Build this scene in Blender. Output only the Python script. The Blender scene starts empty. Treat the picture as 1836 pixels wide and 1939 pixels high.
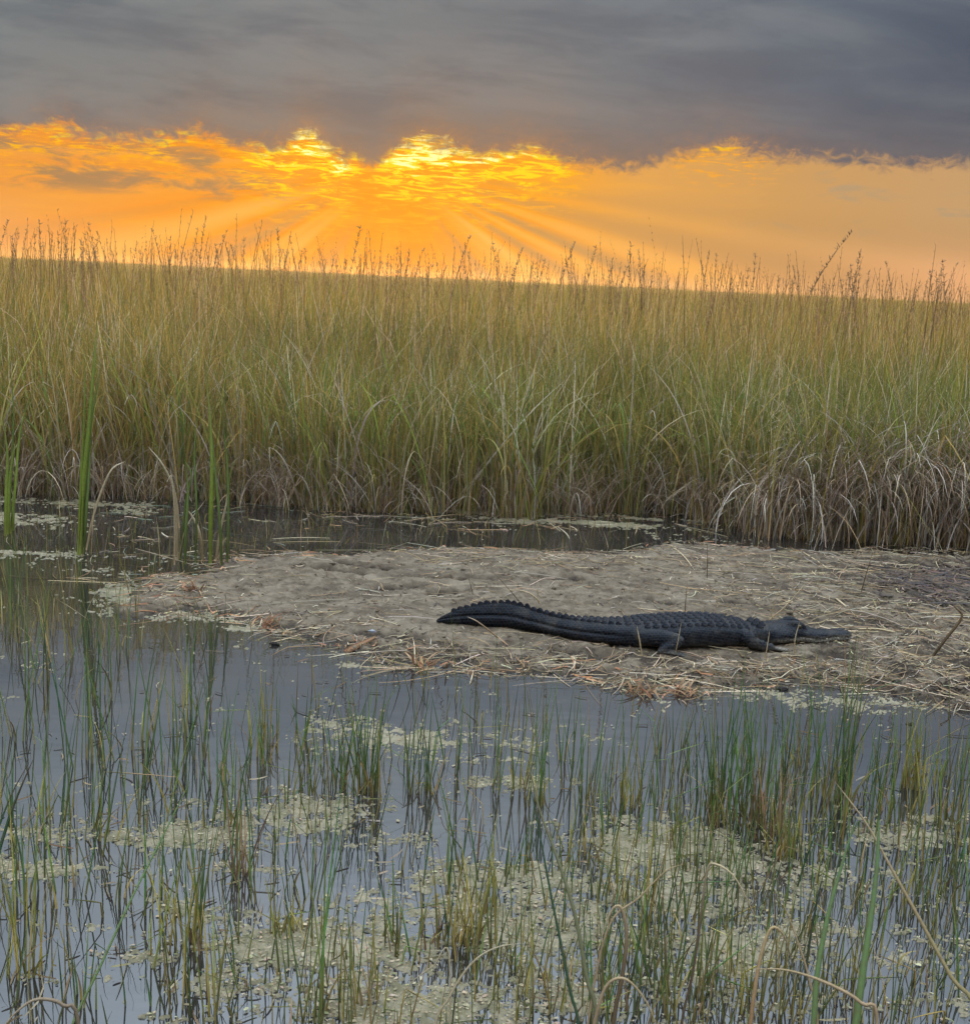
import bpy, bmesh, math, random
import numpy as np
from mathutils import Vector, Matrix
random.seed(7); rng = np.random.default_rng(7)
scene = bpy.context.scene
COL = scene.collection
R = math.radians

# ------------------------------------------------------------------ camera
W0, H0, F0 = 1836.0, 1939.0, 2340.0
CAM_H = 2.4
HAZE = 0.00022
PITCH, ROLL = R(10.6), R(2.7)
cam_d = bpy.data.cameras.new('camera')
cam_d.sensor_fit = 'HORIZONTAL'; cam_d.sensor_width = 36.0
cam_d.lens = 36.0 * F0 / W0
cam_d.clip_start = 0.05; cam_d.clip_end = 20000
cam_d.dof.use_dof = True; cam_d.dof.focus_distance = 8.5; cam_d.dof.aperture_fstop = 18.0
cam = bpy.data.objects.new('camera', cam_d); COL.objects.link(cam)
CM = Matrix.Translation((0, 0, CAM_H)) @ Matrix.Rotation(math.pi / 2 - PITCH, 4, 'X') @ Matrix.Rotation(ROLL, 4, 'Z')
cam.matrix_world = CM
scene.camera = cam
M3 = np.array(CM.to_3x3())


def ray(px, py):
    d = M3 @ np.array([(px - W0 / 2) / F0, -(py - H0 / 2) / F0, -1.0])
    return d / np.linalg.norm(d)


def G(px, py, z=0.0):
    """the point at height z seen at photo pixel px, py"""
    d = ray(px, py); t = (z - CAM_H) / d[2]
    return np.array([d[0] * t, d[1] * t, z])


def P(px, py, dist):
    """the point at forward distance dist (metres along the ground) seen at px, py"""
    d = ray(px, py); t = dist / d[1]
    return np.array([d[0] * t, dist, CAM_H + d[2] * t])


def to_px(X, Y, Z):
    q = np.stack([X, Y, Z - CAM_H], -1) @ M3
    return W0 / 2 - F0 * q[..., 0] / q[..., 2], H0 / 2 + F0 * q[..., 1] / q[..., 2]


def azel(px, py):
    d = ray(px, py)
    return math.degrees(math.atan2(d[0], d[1])), math.degrees(math.asin(d[2]))


def lin(c):
    return tuple(((v / 255) / 12.92 if v <= 10.3 else (((v / 255) + 0.055) / 1.055) ** 2.4) for v in c)


# ------------------------------------------------------------------ node helpers
class S:
    """a float socket with arithmetic"""
    def __init__(s, nt, sock): s.nt, s.k = nt, sock
    def _op(s, op, *a, clamp=False):
        n = s.nt.nodes.new('ShaderNodeMath'); n.operation = op; n.use_clamp = clamp
        for i, v in enumerate((s,) + a):
            if isinstance(v, S): s.nt.links.new(v.k, n.inputs[i])
            else: n.inputs[i].default_value = float(v)
        return S(s.nt, n.outputs[0])
    def __add__(s, o): return s._op('ADD', o)
    __radd__ = __add__
    def __sub__(s, o): return s._op('SUBTRACT', o)
    def __rsub__(s, o): return (s * -1) + o
    def __mul__(s, o): return s._op('MULTIPLY', o)
    __rmul__ = __mul__
    def __truediv__(s, o): return s._op('DIVIDE', o)
    def pw(s, o): return s._op('POWER', o)
    def clamp(s): return s._op('ADD', 0.0, clamp=True)
    def exp(s): return s._op('EXPONENT')
    def absv(s): return s._op('ABSOLUTE')
    def mx(s, o): return s._op('MAXIMUM', o)
    def mn(s, o): return s._op('MINIMUM', o)
    def step(s, a, b):
        n = s.nt.nodes.new('ShaderNodeMapRange'); n.interpolation_type = 'SMOOTHSTEP'
        s.nt.links.new(s.k, n.inputs['Value'])
        n.inputs['From Min'].default_value = a; n.inputs['From Max'].default_value = b
        return S(s.nt, n.outputs[0])


def vec(nt, x, y, z=0.0):
    n = nt.nodes.new('ShaderNodeCombineXYZ')
    for i, v in enumerate((x, y, z)):
        if isinstance(v, S): nt.links.new(v.k, n.inputs[i])
        else: n.inputs[i].default_value = v
    return n.outputs[0]


def noise(nt, v, scale=1.0, detail=4.0, rough=0.55, dist=0.0, color=False):
    n = nt.nodes.new('ShaderNodeTexNoise'); nt.links.new(v, n.inputs['Vector'])
    n.inputs['Scale'].default_value = scale; n.inputs['Detail'].default_value = detail
    n.inputs['Roughness'].default_value = rough; n.inputs['Distortion'].default_value = dist
    return n.outputs['Color'] if color else S(nt, n.outputs['Fac'])


def mixc(nt, f, a, b, mode='MIX'):
    n = nt.nodes.new('ShaderNodeMix'); n.data_type = 'RGBA'; n.blend_type = mode; n.clamp_factor = True
    for i, v in ((0, f), (6, a), (7, b)):
        if isinstance(v, S): nt.links.new(v.k, n.inputs[i])
        elif isinstance(v, bpy.types.NodeSocket): nt.links.new(v, n.inputs[i])
        elif i == 0: n.inputs[i].default_value = v
        else: n.inputs[i].default_value = tuple(v[:3]) + (1.0,)
    return n.outputs[2]


def curve(nt, x, pts, lo, hi, vmax):
    """piecewise smooth function of x through pts, through a colour ramp"""
    n = nt.nodes.new('ShaderNodeValToRGB'); n.color_ramp.interpolation = 'CARDINAL'
    nt.links.new(((x - lo) / (hi - lo)).k, n.inputs[0])
    cr = n.color_ramp
    while len(cr.elements) > 1: cr.elements.remove(cr.elements[-1])
    for i, (p, v) in enumerate(sorted(pts)):
        q = min(1, max(0, (p - lo) / (hi - lo)))
        e = cr.elements[0] if i == 0 else cr.elements.new(q)
        e.position = q; c = v / vmax; e.color = (c, c, c, 1)
    return S(nt, n.outputs[0]) * vmax


def colramp(nt, x, pts, lo, hi):
    n = nt.nodes.new('ShaderNodeValToRGB'); nt.links.new(((x - lo) / (hi - lo)).k, n.inputs[0])
    cr = n.color_ramp
    while len(cr.elements) > 1: cr.elements.remove(cr.elements[-1])
    for i, (p, c) in enumerate(sorted(pts)):
        q = min(1, max(0, (p - lo) / (hi - lo)))
        e = cr.elements[0] if i == 0 else cr.elements.new(q)
        e.position = q; e.color = tuple(lin(c)) + (1,)
    return n.outputs[0]


# ------------------------------------------------------------------ world: sunset under a cloud deck
SUN_AZ, SUN_EL = azel(745, 318)
world = bpy.data.worlds.new('World'); scene.world = world; world.use_nodes = True
nt = world.node_tree; nt.nodes.clear()
tc = nt.nodes.new('ShaderNodeTexCoord'); sp = nt.nodes.new('ShaderNodeSeparateXYZ')
nt.links.new(tc.outputs['Generated'], sp.inputs[0])
dx, dy, dz = (S(nt, sp.outputs[i]) for i in range(3))
az = dx._op('ARCTAN2', dy) * (180 / math.pi)
el = dz._op('ARCSINE') * (180 / math.pi)
vv = vec(nt, az, el, 0)
# wisps that fray the lower edge of the deck
fray = noise(nt, vec(nt, az * 0.55, el * 0.95, 1.0), 1.0, 7, 0.62, 0.6) - 0.5
fray2 = noise(nt, vec(nt, az * 1.6, el * 2.2, 4.0), 1.0, 6, 0.65, 0.9) - 0.5
epx = [(-300, 250), (0, 262), (110, 245), (150, 262), (260, 276), (330, 268), (400, 262), (455, 285), (520, 292), (575, 268), (640, 302),
       (690, 316), (715, 326), (745, 296), (770, 284), (850, 288), (905, 305), (960, 296), (1040, 300), (1110, 322),
       (1230, 318), (1300, 296), (1380, 288), (1460, 300), (1560, 306), (1700, 318), (1836, 322), (2100, 330)]
epts = [azel(*p) for p in epx]
edge = curve(nt, az, epts, -32, 32, 10.0)
d = el - edge - fray * 1.3 - fray2 * 1.5
deck = d.step(-0.25, 0.60)
# glow under the deck
under = colramp(nt, az, [(-60, (196, 140, 96)), (-30, (226, 150, 84)), (azel(0, 400)[0], (238, 150, 60)), (azel(350, 400)[0], (246, 148, 32)),
                         (azel(600, 400)[0], (250, 150, 8)), (azel(800, 400)[0], (252, 152, 5)), (azel(1000, 400)[0], (246, 156, 30)),
                         (azel(1200, 400)[0], (226, 162, 82)), (azel(1500, 400)[0], (206, 156, 96)), (azel(1836, 400)[0], (200, 158, 110)),
                         (40, (176, 148, 120)), (80, (138, 130, 122))], -90, 90)
low = colramp(nt, az, [(-60, (200, 150, 110)), (azel(0, 480)[0], (240, 164, 92)), (azel(400, 480)[0], (250, 156, 40)), (azel(750, 480)[0], (252, 142, 6)),
                       (azel(1100, 480)[0], (238, 164, 76)), (azel(1500, 480)[0], (220, 162, 104)), (azel(1836, 520)[0], (240, 176, 124)), (50, (170, 148, 130))], -90, 90)
under = mixc(nt, el.step(3.4, 0.3), under, low)
# crepuscular rays fanning out from the hidden sun
phi = (el - SUN_EL)._op('ARCTAN2', az - SUN_AZ)
rad = ((az - SUN_AZ).pw(2) + (el - SUN_EL).pw(2)).pw(0.5)
rn = noise(nt, vec(nt, phi * 6.5, 3.3, 0.0), 1.0, 2.0, 0.5)
rays = (rn - 0.5) * 0.30
for qx, qy, amp, wd in ((1836, 430, -.07, .07), (1836, 545, .16, .075), (1560, 520, -.22, .075), (1340, 520, .09, .05), (1200, 520, -.13, .055), (1110, 500, .12, .04), (1040, 500, -.09, .035), (985, 500, .11, .035), (900, 500, -.06, .04),
                        (640, 480, -.06, .05), (560, 470, .07, .06), (450, 470, -.08, .07), (300, 440, .10, .08), (120, 420, -.07, .06), (-60, 400, .06, .06)):
    a0_, e0_ = azel(qx, qy); p0 = math.atan2(e0_ - SUN_EL, a0_ - SUN_AZ)
    rays = rays + ((phi - p0).absv() * (1 / wd)).pw(2)._op('MULTIPLY', -1).exp() * amp
rays = rays * rad.step(1.0, 6.0) * (phi * -1).step(0.02, 0.14)
# soft streaks in the glow
st = noise(nt, vec(nt, az * 0.16, el * 1.5, 7.0), 1.0, 5, 0.6, 0.4)
under = mixc(nt, (st - 0.5).mx(0) * az.step(16, 2) * 1.6, under, lin((255, 176, 28)))
under = mixc(nt, (rays * -7.5).clamp() * 0.9, under, lin((180, 138, 90)))
under = mixc(nt, (rays * 7.0).clamp() * 0.8, under, lin((255, 190, 96)))
# grey cloud bits that float under the deck at left
gl = noise(nt, vec(nt, az * 0.30, el * 1.25, 12.0), 1.0, 5, 0.6, 0.5)
gmask = (gl.step(0.43, 0.62) * el.step(2.6, 3.4) * el.step(5.9, 4.6) * az.step(-8.0, -12.0)).clamp()
under = mixc(nt, gmask * 0.85, under, lin((158, 126, 92)))
gmask2 = (gl.step(0.52, 0.7) * el.step(2.2, 3.6) * (az.step(9.0, 14.0))).clamp()
under = mixc(nt, gmask2 * 0.5, under, lin((168, 152, 128)))
# burning linings: strength along the edge
lin_pts = [(azel(p, 300)[0], v) for p, v in ((-400, .15), (0, .62), (130, .62), (260, .55), (330, .75), (400, .5), (470, .95), (560, 1.8), (660, 1.5), (700, .6), (722, 1.2), (760, 2.0),
           (860, 1.9), (940, 1.4), (1000, 1.35), (1080, .8), (1130, .22), (1250, .2), (1310, .5), (1400, .55), (1500, .30), (1560, .10), (1800, .12), (2200, .05))]
ls = curve(nt, az, lin_pts, -32, 32, 2.0)
below = (d * -1).mx(0)
fall = (below * -0.55).exp()
sn = noise(nt, vec(nt, az * 0.75, el * 4.6, 20.0), 1.0, 6, 0.62, 1.1)
core = (ls * fall * (sn.step(0.38, 0.66) * 1.15 + 0.14))
under = mixc(nt, core.step(0.16, 0.62) * 0.85, under, lin((255, 172, 22)))
under = mixc(nt, core.step(0.48, 0.95), under, lin((255, 216, 16)))
hot = core.step(1.25, 1.8)
under = mixc(nt, hot, under, (1.25, 1.15, 0.42))
# deck colour
dn = noise(nt, vec(nt, az * 0.055, el * 0.26 + az * 0.012, 30.0), 1.0, 6, 0.55, 0.5)
dn2 = noise(nt, vec(nt, az * 0.14, el * 0.62 + az * 0.03, 33.0), 1.0, 6, 0.6, 0.3)
deckc = colramp(nt, az, [(-45, (104, 108, 112)), (azel(0, 100)[0], (119, 127, 130)), (azel(900, 100)[0], (110, 118, 125)), (azel(1500, 100)[0], (96, 107, 121)), (azel(1836, 60)[0], (74, 84, 102)), (60, (84, 88, 98))], -90, 90)
deckc = mixc(nt, (dn.step(0.36, 0.64)) * 0.55, deckc, lin((134, 138, 140)))
deckc = mixc(nt, (dn2.step(0.40, 0.66)) * 0.55, deckc, lin((86, 95, 108)))
wsun = ((az - SUN_AZ - 1.0).pw(2) * (-1 / 260.0)).exp()
warm = ((d.mx(0) * -0.48).exp() * (wsun * 0.85 + 0.12)).clamp()
deckc = mixc(nt, warm * 0.85, deckc, lin((158, 118, 84)))
rim = ((d.mx(0) * -2.6).exp() * (ls * 0.9).mn(1.0)).clamp()
deckc = mixc(nt, rim * (fray2 + 0.62).clamp() * 0.95, deckc, lin((226, 140, 50)))
# overhead, out of view, the deck is made much brighter to light the marsh
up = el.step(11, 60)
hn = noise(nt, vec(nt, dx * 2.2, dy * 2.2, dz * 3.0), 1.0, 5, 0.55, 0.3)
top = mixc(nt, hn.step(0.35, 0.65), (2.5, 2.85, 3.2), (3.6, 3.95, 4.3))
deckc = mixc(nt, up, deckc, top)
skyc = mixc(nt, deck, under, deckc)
# a little of the clear sky behind the clouds
sky = nt.nodes.new('ShaderNodeTexSky'); sky.sky_type = 'NISHITA'; sky.sun_disc = False
sky.sun_elevation = R(SUN_EL); sky.sun_rotation = R(SUN_AZ)
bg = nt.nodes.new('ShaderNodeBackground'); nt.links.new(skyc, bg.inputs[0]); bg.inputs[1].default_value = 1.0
bg2 = nt.nodes.new('ShaderNodeBackground'); nt.links.new(sky.outputs[0], bg2.inputs[0]); bg2.inputs[1].default_value = 0.05
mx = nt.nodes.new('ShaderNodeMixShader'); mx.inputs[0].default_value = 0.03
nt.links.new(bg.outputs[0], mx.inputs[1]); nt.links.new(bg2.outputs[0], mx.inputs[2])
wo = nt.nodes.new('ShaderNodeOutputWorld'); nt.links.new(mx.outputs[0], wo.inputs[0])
world.cycles.sampling_method = 'MANUAL'; world.cycles.sample_map_resolution = 1024

sun_d = bpy.data.lights.new('sun', 'SUN'); sun_d.energy = 5.0; sun_d.angle = R(12); sun_d.color = (1.0, 0.55, 0.20)
sun = bpy.data.objects.new('sun', sun_d); COL.objects.link(sun)
a_, e_ = R(SUN_AZ), R(SUN_EL + 1.0)
sdir = Vector((math.sin(a_) * math.cos(e_), math.cos(a_) * math.cos(e_), math.sin(e_)))
sun.rotation_euler = sdir.to_track_quat('Z', 'Y').to_euler()
sun.location = (0, 0, 30)
vs = scene.view_settings
vs.view_transform = 'Standard'; vs.look = 'None'; vs.gamma = 1; vs.use_curve_mapping = False; vs.exposure = 0.0
scene.cycles.max_bounces = 6; scene.cycles.diffuse_bounces = 3; scene.cycles.glossy_bounces = 3
scene.cycles.transparent_max_bounces = 4; scene.cycles.transmission_bounces = 3


# ------------------------------------------------------------------ numpy noise
def _hash(i, j, s):
    n = (i.astype(np.int64) * 374761393 + j.astype(np.int64) * 668265263 + s * 1442695041) & 0x7fffffff
    n = ((n ^ (n >> 13)) * 1274126177) & 0x7fffffff
    return ((n ^ (n >> 16)) & 0xffff) / 65535.0


def vnoise(x, y, s=0):
    xi, yi = np.floor(x), np.floor(y); fx, fy = x - xi, y - yi
    fx = fx * fx * (3 - 2 * fx); fy = fy * fy * (3 - 2 * fy)
    a, b = _hash(xi, yi, s), _hash(xi + 1, yi, s); c, e = _hash(xi, yi + 1, s), _hash(xi + 1, yi + 1, s)
    return (a + (b - a) * fx) * (1 - fy) + (c + (e - c) * fx) * fy


def fbm(x, y, o=4, s=0, g=0.5):
    t = np.zeros_like(x, dtype=float); a = 1.0; w = 0.0
    for k in range(o):
        t += a * vnoise(x * 2 ** k + 17.3 * k, y * 2 ** k - 9.1 * k, s + k); w += a; a *= g
    return t / w


# ------------------------------------------------------------------ mesh helpers
def mesh_np(name, V, Fq, col=None, smooth=False):
    """mesh from vertices (n,3) and faces (m,k) given as arrays (one k), plus per-vertex colours"""
    me = bpy.data.meshes.new(name)
    V = np.asarray(V, dtype=np.float32); Fq = np.asarray(Fq, dtype=np.int32)
    me.vertices.add(len(V)); me.vertices.foreach_set('co', V.ravel())
    k = Fq.shape[1]
    me.loops.add(Fq.size); me.loops.foreach_set('vertex_index', Fq.ravel())
    me.polygons.add(len(Fq)); me.polygons.foreach_set('loop_start', np.arange(0, Fq.size, k, dtype=np.int32))
    me.update(calc_edges=True)
    if smooth: me.polygons.foreach_set('use_smooth', np.ones(len(Fq), dtype=bool))
    if col is not None:
        at = me.color_attributes.new('Col', 'FLOAT_COLOR', 'POINT')
        c = np.ones((len(V), 4), dtype=np.float32); c[:, :3] = col
        at.data.foreach_set('color', c.ravel())
    return me


def link(name, me, mat=None, parent=None, label=None, cat=None, group=None, kind=None):
    o = bpy.data.objects.new(name, me); COL.objects.link(o)
    if mat is not None and me is not None and not me.materials: me.materials.append(mat)
    if parent is not None: o.parent = parent
    if label: o['label'] = label
    if cat: o['category'] = cat
    if group: o['group'] = group
    if kind: o['kind'] = kind
    return o


def strips(root, L, w, yaw, lean, bend, bpow=1.3, seg=6, cr=None, ct=None, kink=None, kang=None, twist=None, face=None, tipw=0.12):
    """flat tapering blades. yaw: direction they lean to; lean/bend: radians; kink: fraction where it folds"""
    n = len(L); t = np.linspace(0, 1, seg + 1)
    V = np.zeros((n, seg + 1, 2, 3)); p = root.copy().astype(float)
    dirx, diry = np.cos(yaw), np.sin(yaw)
    if face is None: face = rng.uniform(0, math.pi, n)
    if twist is None: twist = rng.normal(0, 0.7, n)
    for i in range(seg + 1):
        tm = max(0, (i - 0.5) / seg)
        th = lean + bend * tm ** bpow
        if kink is not None: th = th + np.where(tm > kink, kang, 0)
        if i > 0:
            dl = L / seg
            p = p + np.stack([np.sin(th) * dirx * dl, np.sin(th) * diry * dl, np.cos(th) * dl], -1)
            p[:, 2] = np.maximum(p[:, 2], root[:, 2] * 0 + 0.008)
        ww = w * 0.5 * (min(1.0, 0.55 + 3 * t[i]) * (1 - (1 - tipw) * t[i] ** 2.2))
        fa = face + twist * t[i]
        off = np.stack([np.cos(fa) * ww, np.sin(fa) * ww, np.zeros(n)], -1)
        V[:, i, 0] = p - off; V[:, i, 1] = p + off
    base = np.arange(n)[:, None] * (seg + 1) * 2 + np.arange(seg)[None, :] * 2
    F = np.stack([base, base + 1, base + 3, base + 2], -1).reshape(-1, 4)
    C = None
    if cr is not None:
        tt = t[None, :, None]
        C = cr[:, None, :] * (1 - tt) + ct[:, None, :] * tt
        C = np.repeat(C[:, :, None, :], 2, axis=2).reshape(-1, 3)
    return V.reshape(-1, 3), F, C


def prisms(root, L, w, yaw, lean, bend, seg=5, cr=None, ct=None, kink=None, kang=None, bpow=1.2, sides=3, cm=None):
    """round thin stems, closed by their taper"""
    n = len(L); V = np.zeros((n, seg + 1, sides, 3)); p = root.copy().astype(float)
    dirx, diry = np.cos(yaw), np.sin(yaw); a0 = rng.uniform(0, 6.28, n)
    for i in range(seg + 1):
        tm = max(0, (i - 0.5) / seg); th = lean + bend * tm ** bpow
        if kink is not None: th = th + np.where(tm > kink, kang, 0)
        if i > 0:
            dl = L / seg
            p = p + np.stack([np.sin(th) * dirx * dl, np.sin(th) * diry * dl, np.cos(th) * dl], -1)
            p[:, 2] = np.maximum(p[:, 2], 0.004)
        r = w * 0.5 * (1 - 0.85 * (i / seg) ** 1.8)
        for k in range(sides):
            a = a0 + k * 2 * math.pi / sides
            V[:, i, k, 0] = p[:, 0] + np.cos(a) * r; V[:, i, k, 1] = p[:, 1] + np.sin(a) * r
            V[:, i, k, 2] = p[:, 2] + np.sin(a) * r * np.abs(np.sin(th)) * 0.8
    F = []
    b = np.arange(n)[:, None] * (seg + 1) * sides + np.arange(seg)[None, :] * sides
    for k in range(sides):
        k2 = (k + 1) % sides
        F.append(np.stack([b + k, b + k2, b + sides + k2, b + sides + k], -1).reshape(-1, 4))
    F = np.concatenate(F)
    t = np.linspace(0, 1, seg + 1)[None, :, None]
    if cm is None: C = cr[:, None, :] * (1 - t) + ct[:, None, :] * t
    else: C = np.where(t < 0.35, cr[:, None, :] * (1 - t / 0.35) + cm[:, None, :] * (t / 0.35), cm[:, None, :] * (1 - (t - .35) / .65) + ct[:, None, :] * ((t - .35) / .65))
    C = np.repeat(C[:, :, None, :], sides, axis=2).reshape(-1, 3)
    return V.reshape(-1, 3), F, C


def cat(parts):
    V, F, C, k = [], [], [], 0
    for v, f, c in parts:
        V.append(v); F.append(f + k); C.append(c); k += len(v)
    return np.concatenate(V), np.concatenate(F), np.concatenate(C)


def pick(cols, n, jit=0.26, w=None):
    cols = np.array(cols, dtype=float); i = rng.choice(len(cols), n, p=w)
    return np.clip(cols[i] * (1 + rng.normal(0, jit, (n, 1))) * (1 + rng.normal(0, 0.05, (n, 3))), 0.004, 0.9)


def ribbon(points, width, cols, seg=14, face=(0, -1, 0), thick=0.0, tip=0.15, root_w=0.7):
    """one blade through a list of 3-D points, with a shallow V fold; cols root->tip"""
    pts = [Vector(p) for p in points]
    def cr_(p0, p1, p2, p3, t):
        return 0.5 * ((2 * p1) + (p2 - p0) * t + (2 * p0 - 5 * p1 + 4 * p2 - p3) * t * t + (3 * p1 - p0 - 3 * p2 + p3) * t ** 3)
    ext = [pts[0] * 2 - pts[1]] + pts + [pts[-1] * 2 - pts[-2]]
    path = []
    for i in range(len(pts) - 1):
        m = max(2, seg // (len(pts) - 1))
        for k in range(m): path.append(cr_(ext[i], ext[i + 1], ext[i + 2], ext[i + 3], k / m))
    path.append(pts[-1]); n = len(path); V = []; C = []
    fc = Vector(face)
    cols = np.array(cols, float)
    for i, p in enumerate(path):
        t = i / (n - 1); tg = (path[min(n - 1, i + 1)] - path[max(0, i - 1)]).normalized()
        side = tg.cross(fc).normalized(); nr = side.cross(tg).normalized()
        ww = width * 0.5 * min(1, root_w + 2 * t) * (1 - (1 - tip) * t ** 2.4)
        V += [p - side * ww, p - nr * ww * 0.35, p + side * ww, p + nr * ww * 0.12]
        x = t * (len(cols) - 1); j = min(len(cols) - 2, int(x)); c = cols[j] * (1 - (x - j)) + cols[j + 1] * (x - j)
        C += [c * 0.92, c, c * 0.92, c]
    F = []
    for i in range(n - 1):
        for k in range(4):
            k2 = (k + 1) % 4
            F.append((i * 4 + k, i * 4 + k2, i * 4 + 4 + k2, i * 4 + 4 + k))
    F += [(0, 1, 2, 3), ((n - 1) * 4 + 3, (n - 1) * 4 + 2, (n - 1) * 4 + 1, (n - 1) * 4)]
    return np.array([tuple(v) for v in V]), np.array(F), np.array(C)


# ------------------------------------------------------------------ materials
def newmat(name):
    m = bpy.data.materials.new(name); m.use_nodes = True; m.node_tree.nodes.clear(); return m, m.node_tree


def out(nt_, sh):
    o = nt_.nodes.new('ShaderNodeOutputMaterial'); nt_.links.new(sh, o.inputs[0])


def leaf_mat(name, trans=0.35, gloss=0.08, rough=0.4):
    m, t = newmat(name)
    at = t.nodes.new('ShaderNodeAttribute'); at.attribute_name = 'Col'
    geo = t.nodes.new('ShaderNodeNewGeometry')
    nz = noise(t, geo.outputs['Position'], 55.0, 3.0, 0.6)
    c = mixc(t, nz.step(0.42, 0.70) * 0.35, at.outputs['Color'], (0.16, 0.11, 0.06))
    df = t.nodes.new('ShaderNodeBsdfDiffuse'); t.links.new(c, df.inputs[0])
    tr = t.nodes.new('ShaderNodeBsdfTranslucent'); t.links.new(c, tr.inputs[0])
    m1 = t.nodes.new('ShaderNodeMixShader'); m1.inputs[0].default_value = trans
    t.links.new(df.outputs[0], m1.inputs[1]); t.links.new(tr.outputs[0], m1.inputs[2])
    gl_ = t.nodes.new('ShaderNodeBsdfGlossy'); gl_.inputs['Roughness'].default_value = rough
    m2 = t.nodes.new('ShaderNodeMixShader'); m2.inputs[0].default_value = gloss
    t.links.new(m1.outputs[0], m2.inputs[1]); t.links.new(gl_.outputs[0], m2.inputs[2])
    out(t, m2.outputs[0]); return m


M_GRASS = leaf_mat('sawgrass_blades', 0.44, 0.010, 0.45)
M_RUSH = leaf_mat('rush_stems', 0.15, 0.02, 0.4)
M_STRAW = leaf_mat('dry_straw', 0.15, 0.008, 0.6)

M_FLAKE = leaf_mat('algae_flakes', 0.1, 0.0, 0.6)
# water
M_WATER, t = newmat('still_marsh_water')
geo = t.nodes.new('ShaderNodeNewGeometry')
sx = t.nodes.new('ShaderNodeSeparateXYZ'); t.links.new(geo.outputs['Position'], sx.inputs[0])
X_, Y_ = S(t, sx.outputs[0]), S(t, sx.outputs[1])
w1 = noise(t, vec(t, X_ * 3.0, Y_ * 7.0), 1.0, 2.0, 0.5); w2 = noise(t, vec(t, X_ * 14.0, Y_ * 22.0), 1.0, 2.0, 0.5)
hgt = w1 * 0.75 + w2 * 0.10
bp = t.nodes.new('ShaderNodeBump'); bp.inputs['Strength'].default_value = 0.07; bp.inputs['Distance'].default_value = 0.02
t.links.new(hgt.k, bp.inputs['Height'])
fr = t.nodes.new('ShaderNodeFresnel'); fr.inputs['IOR'].default_value = 1.95; t.links.new(bp.outputs[0], fr.inputs['Normal'])
dirt = noise(t, vec(t, X_ * 0.8, Y_ * 1.2), 1.0, 4.0, 0.6)
wc = mixc(t, dirt.step(0.35, 0.7), (0.014, 0.013, 0.014), (0.030, 0.026, 0.022))
film = noise(t, vec(t, X_ * 2.2, Y_ * 4.0), 1.0, 7.0, 0.7, 0.5)
dfw = t.nodes.new('ShaderNodeBsdfDiffuse'); t.links.new(wc, dfw.inputs[0])
glw = t.nodes.new('ShaderNodeBsdfGlossy'); glw.inputs['Roughness'].default_value = 0.03; t.links.new(bp.outputs[0], glw.inputs['Normal'])
glw.inputs[0].default_value = (0.88, 0.94, 1.0, 1)
rr = film.step(0.5, 0.75) * 0.02 + 0.002; t.links.new(rr.k, glw.inputs['Roughness'])
ff = (S(t, fr.outputs[0]) * 1.0 + 0.055).clamp()
ms = t.nodes.new('ShaderNodeMixShader'); t.links.new(ff.k, ms.inputs[0])
t.links.new(dfw.outputs[0], ms.inputs[1]); t.links.new(glw.outputs[0], ms.inputs[2]); out(t, ms.outputs[0])


def earth(name, c1, c2, c3, scale=9.0, rough=0.75, bump=0.5, wet=True, dist=0.02, stain=False):
    m, t = newmat(name)
    geo = t.nodes.new('ShaderNodeNewGeometry'); pos = geo.outputs['Position']
    a = noise(t, pos, scale, 8.0, 0.62, 0.3); b = noise(t, pos, scale * 7, 6.0, 0.7); c = noise(t, pos, scale * 0.25, 4, 0.5)
    col = mixc(t, a.step(0.38, 0.62), c1, c2)
    col = mixc(t, b.step(0.55, 0.72) * 0.75, col, c3)
    col = mixc(t, b.step(0.45, 0.30) * 0.6, col, tuple(v * 0.45 for v in c1))
    col = mixc(t, c.step(0.5, 0.75) * 0.3, col, c3)
    if stain:
        at = t.nodes.new('ShaderNodeAttribute'); at.attribute_name = 'Col'
        sf = (S(t, at.outputs['Color']) * 1.7 * (b * 3.0 - 0.75).clamp()).clamp()
        col = mixc(t, sf * 0.95, col, (0.028, 0.022, 0.017))
    pb = t.nodes.new('ShaderNodeBsdfPrincipled'); t.links.new(col, pb.inputs['Base Color'])
    pb.inputs['Roughness'].default_value = rough; pb.inputs['Specular IOR Level'].default_value = 0.10
    if wet:
        sz = t.nodes.new('ShaderNodeSeparateXYZ'); t.links.new(pos, sz.inputs[0]); z = S(t, sz.outputs[2])
        wetf = (z + (b - 0.5) * 0.012).step(0.026, 0.008)
        col2 = mixc(t, wetf * 0.35, col, tuple(v * 0.5 for v in c1)); t.links.new(col2, pb.inputs['Base Color'])
        t.links.new((rough - wetf * 0.42).k, pb.inputs['Roughness'])
    bm_ = t.nodes.new('ShaderNodeBump'); bm_.inputs['Strength'].default_value = bump; bm_.inputs['Distance'].default_value = dist
    t.links.new((a * 0.6 + b * 0.5).k, bm_.inputs['Height']); t.links.new(bm_.outputs[0], pb.inputs['Normal'])
    out(t, pb.outputs[0]); return m


M_MUD = earth('grey_marl_mud', (0.095, 0.076, 0.054), (0.165, 0.136, 0.100), (0.27, 0.23, 0.178), 9.0, 0.75, 0.9, stain=True)
M_BED = earth('dark_peat', (0.035, 0.028, 0.02), (0.06, 0.048, 0.033), (0.09, 0.07, 0.05), 3.0, 0.9, 0.5, False)
M_MAT = earth('pale_floating_periphyton', (0.15, 0.14, 0.085), (0.29, 0.255, 0.18), (0.45, 0.405, 0.31), 12.0, 0.8, 0.7, True, 0.01)

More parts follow.
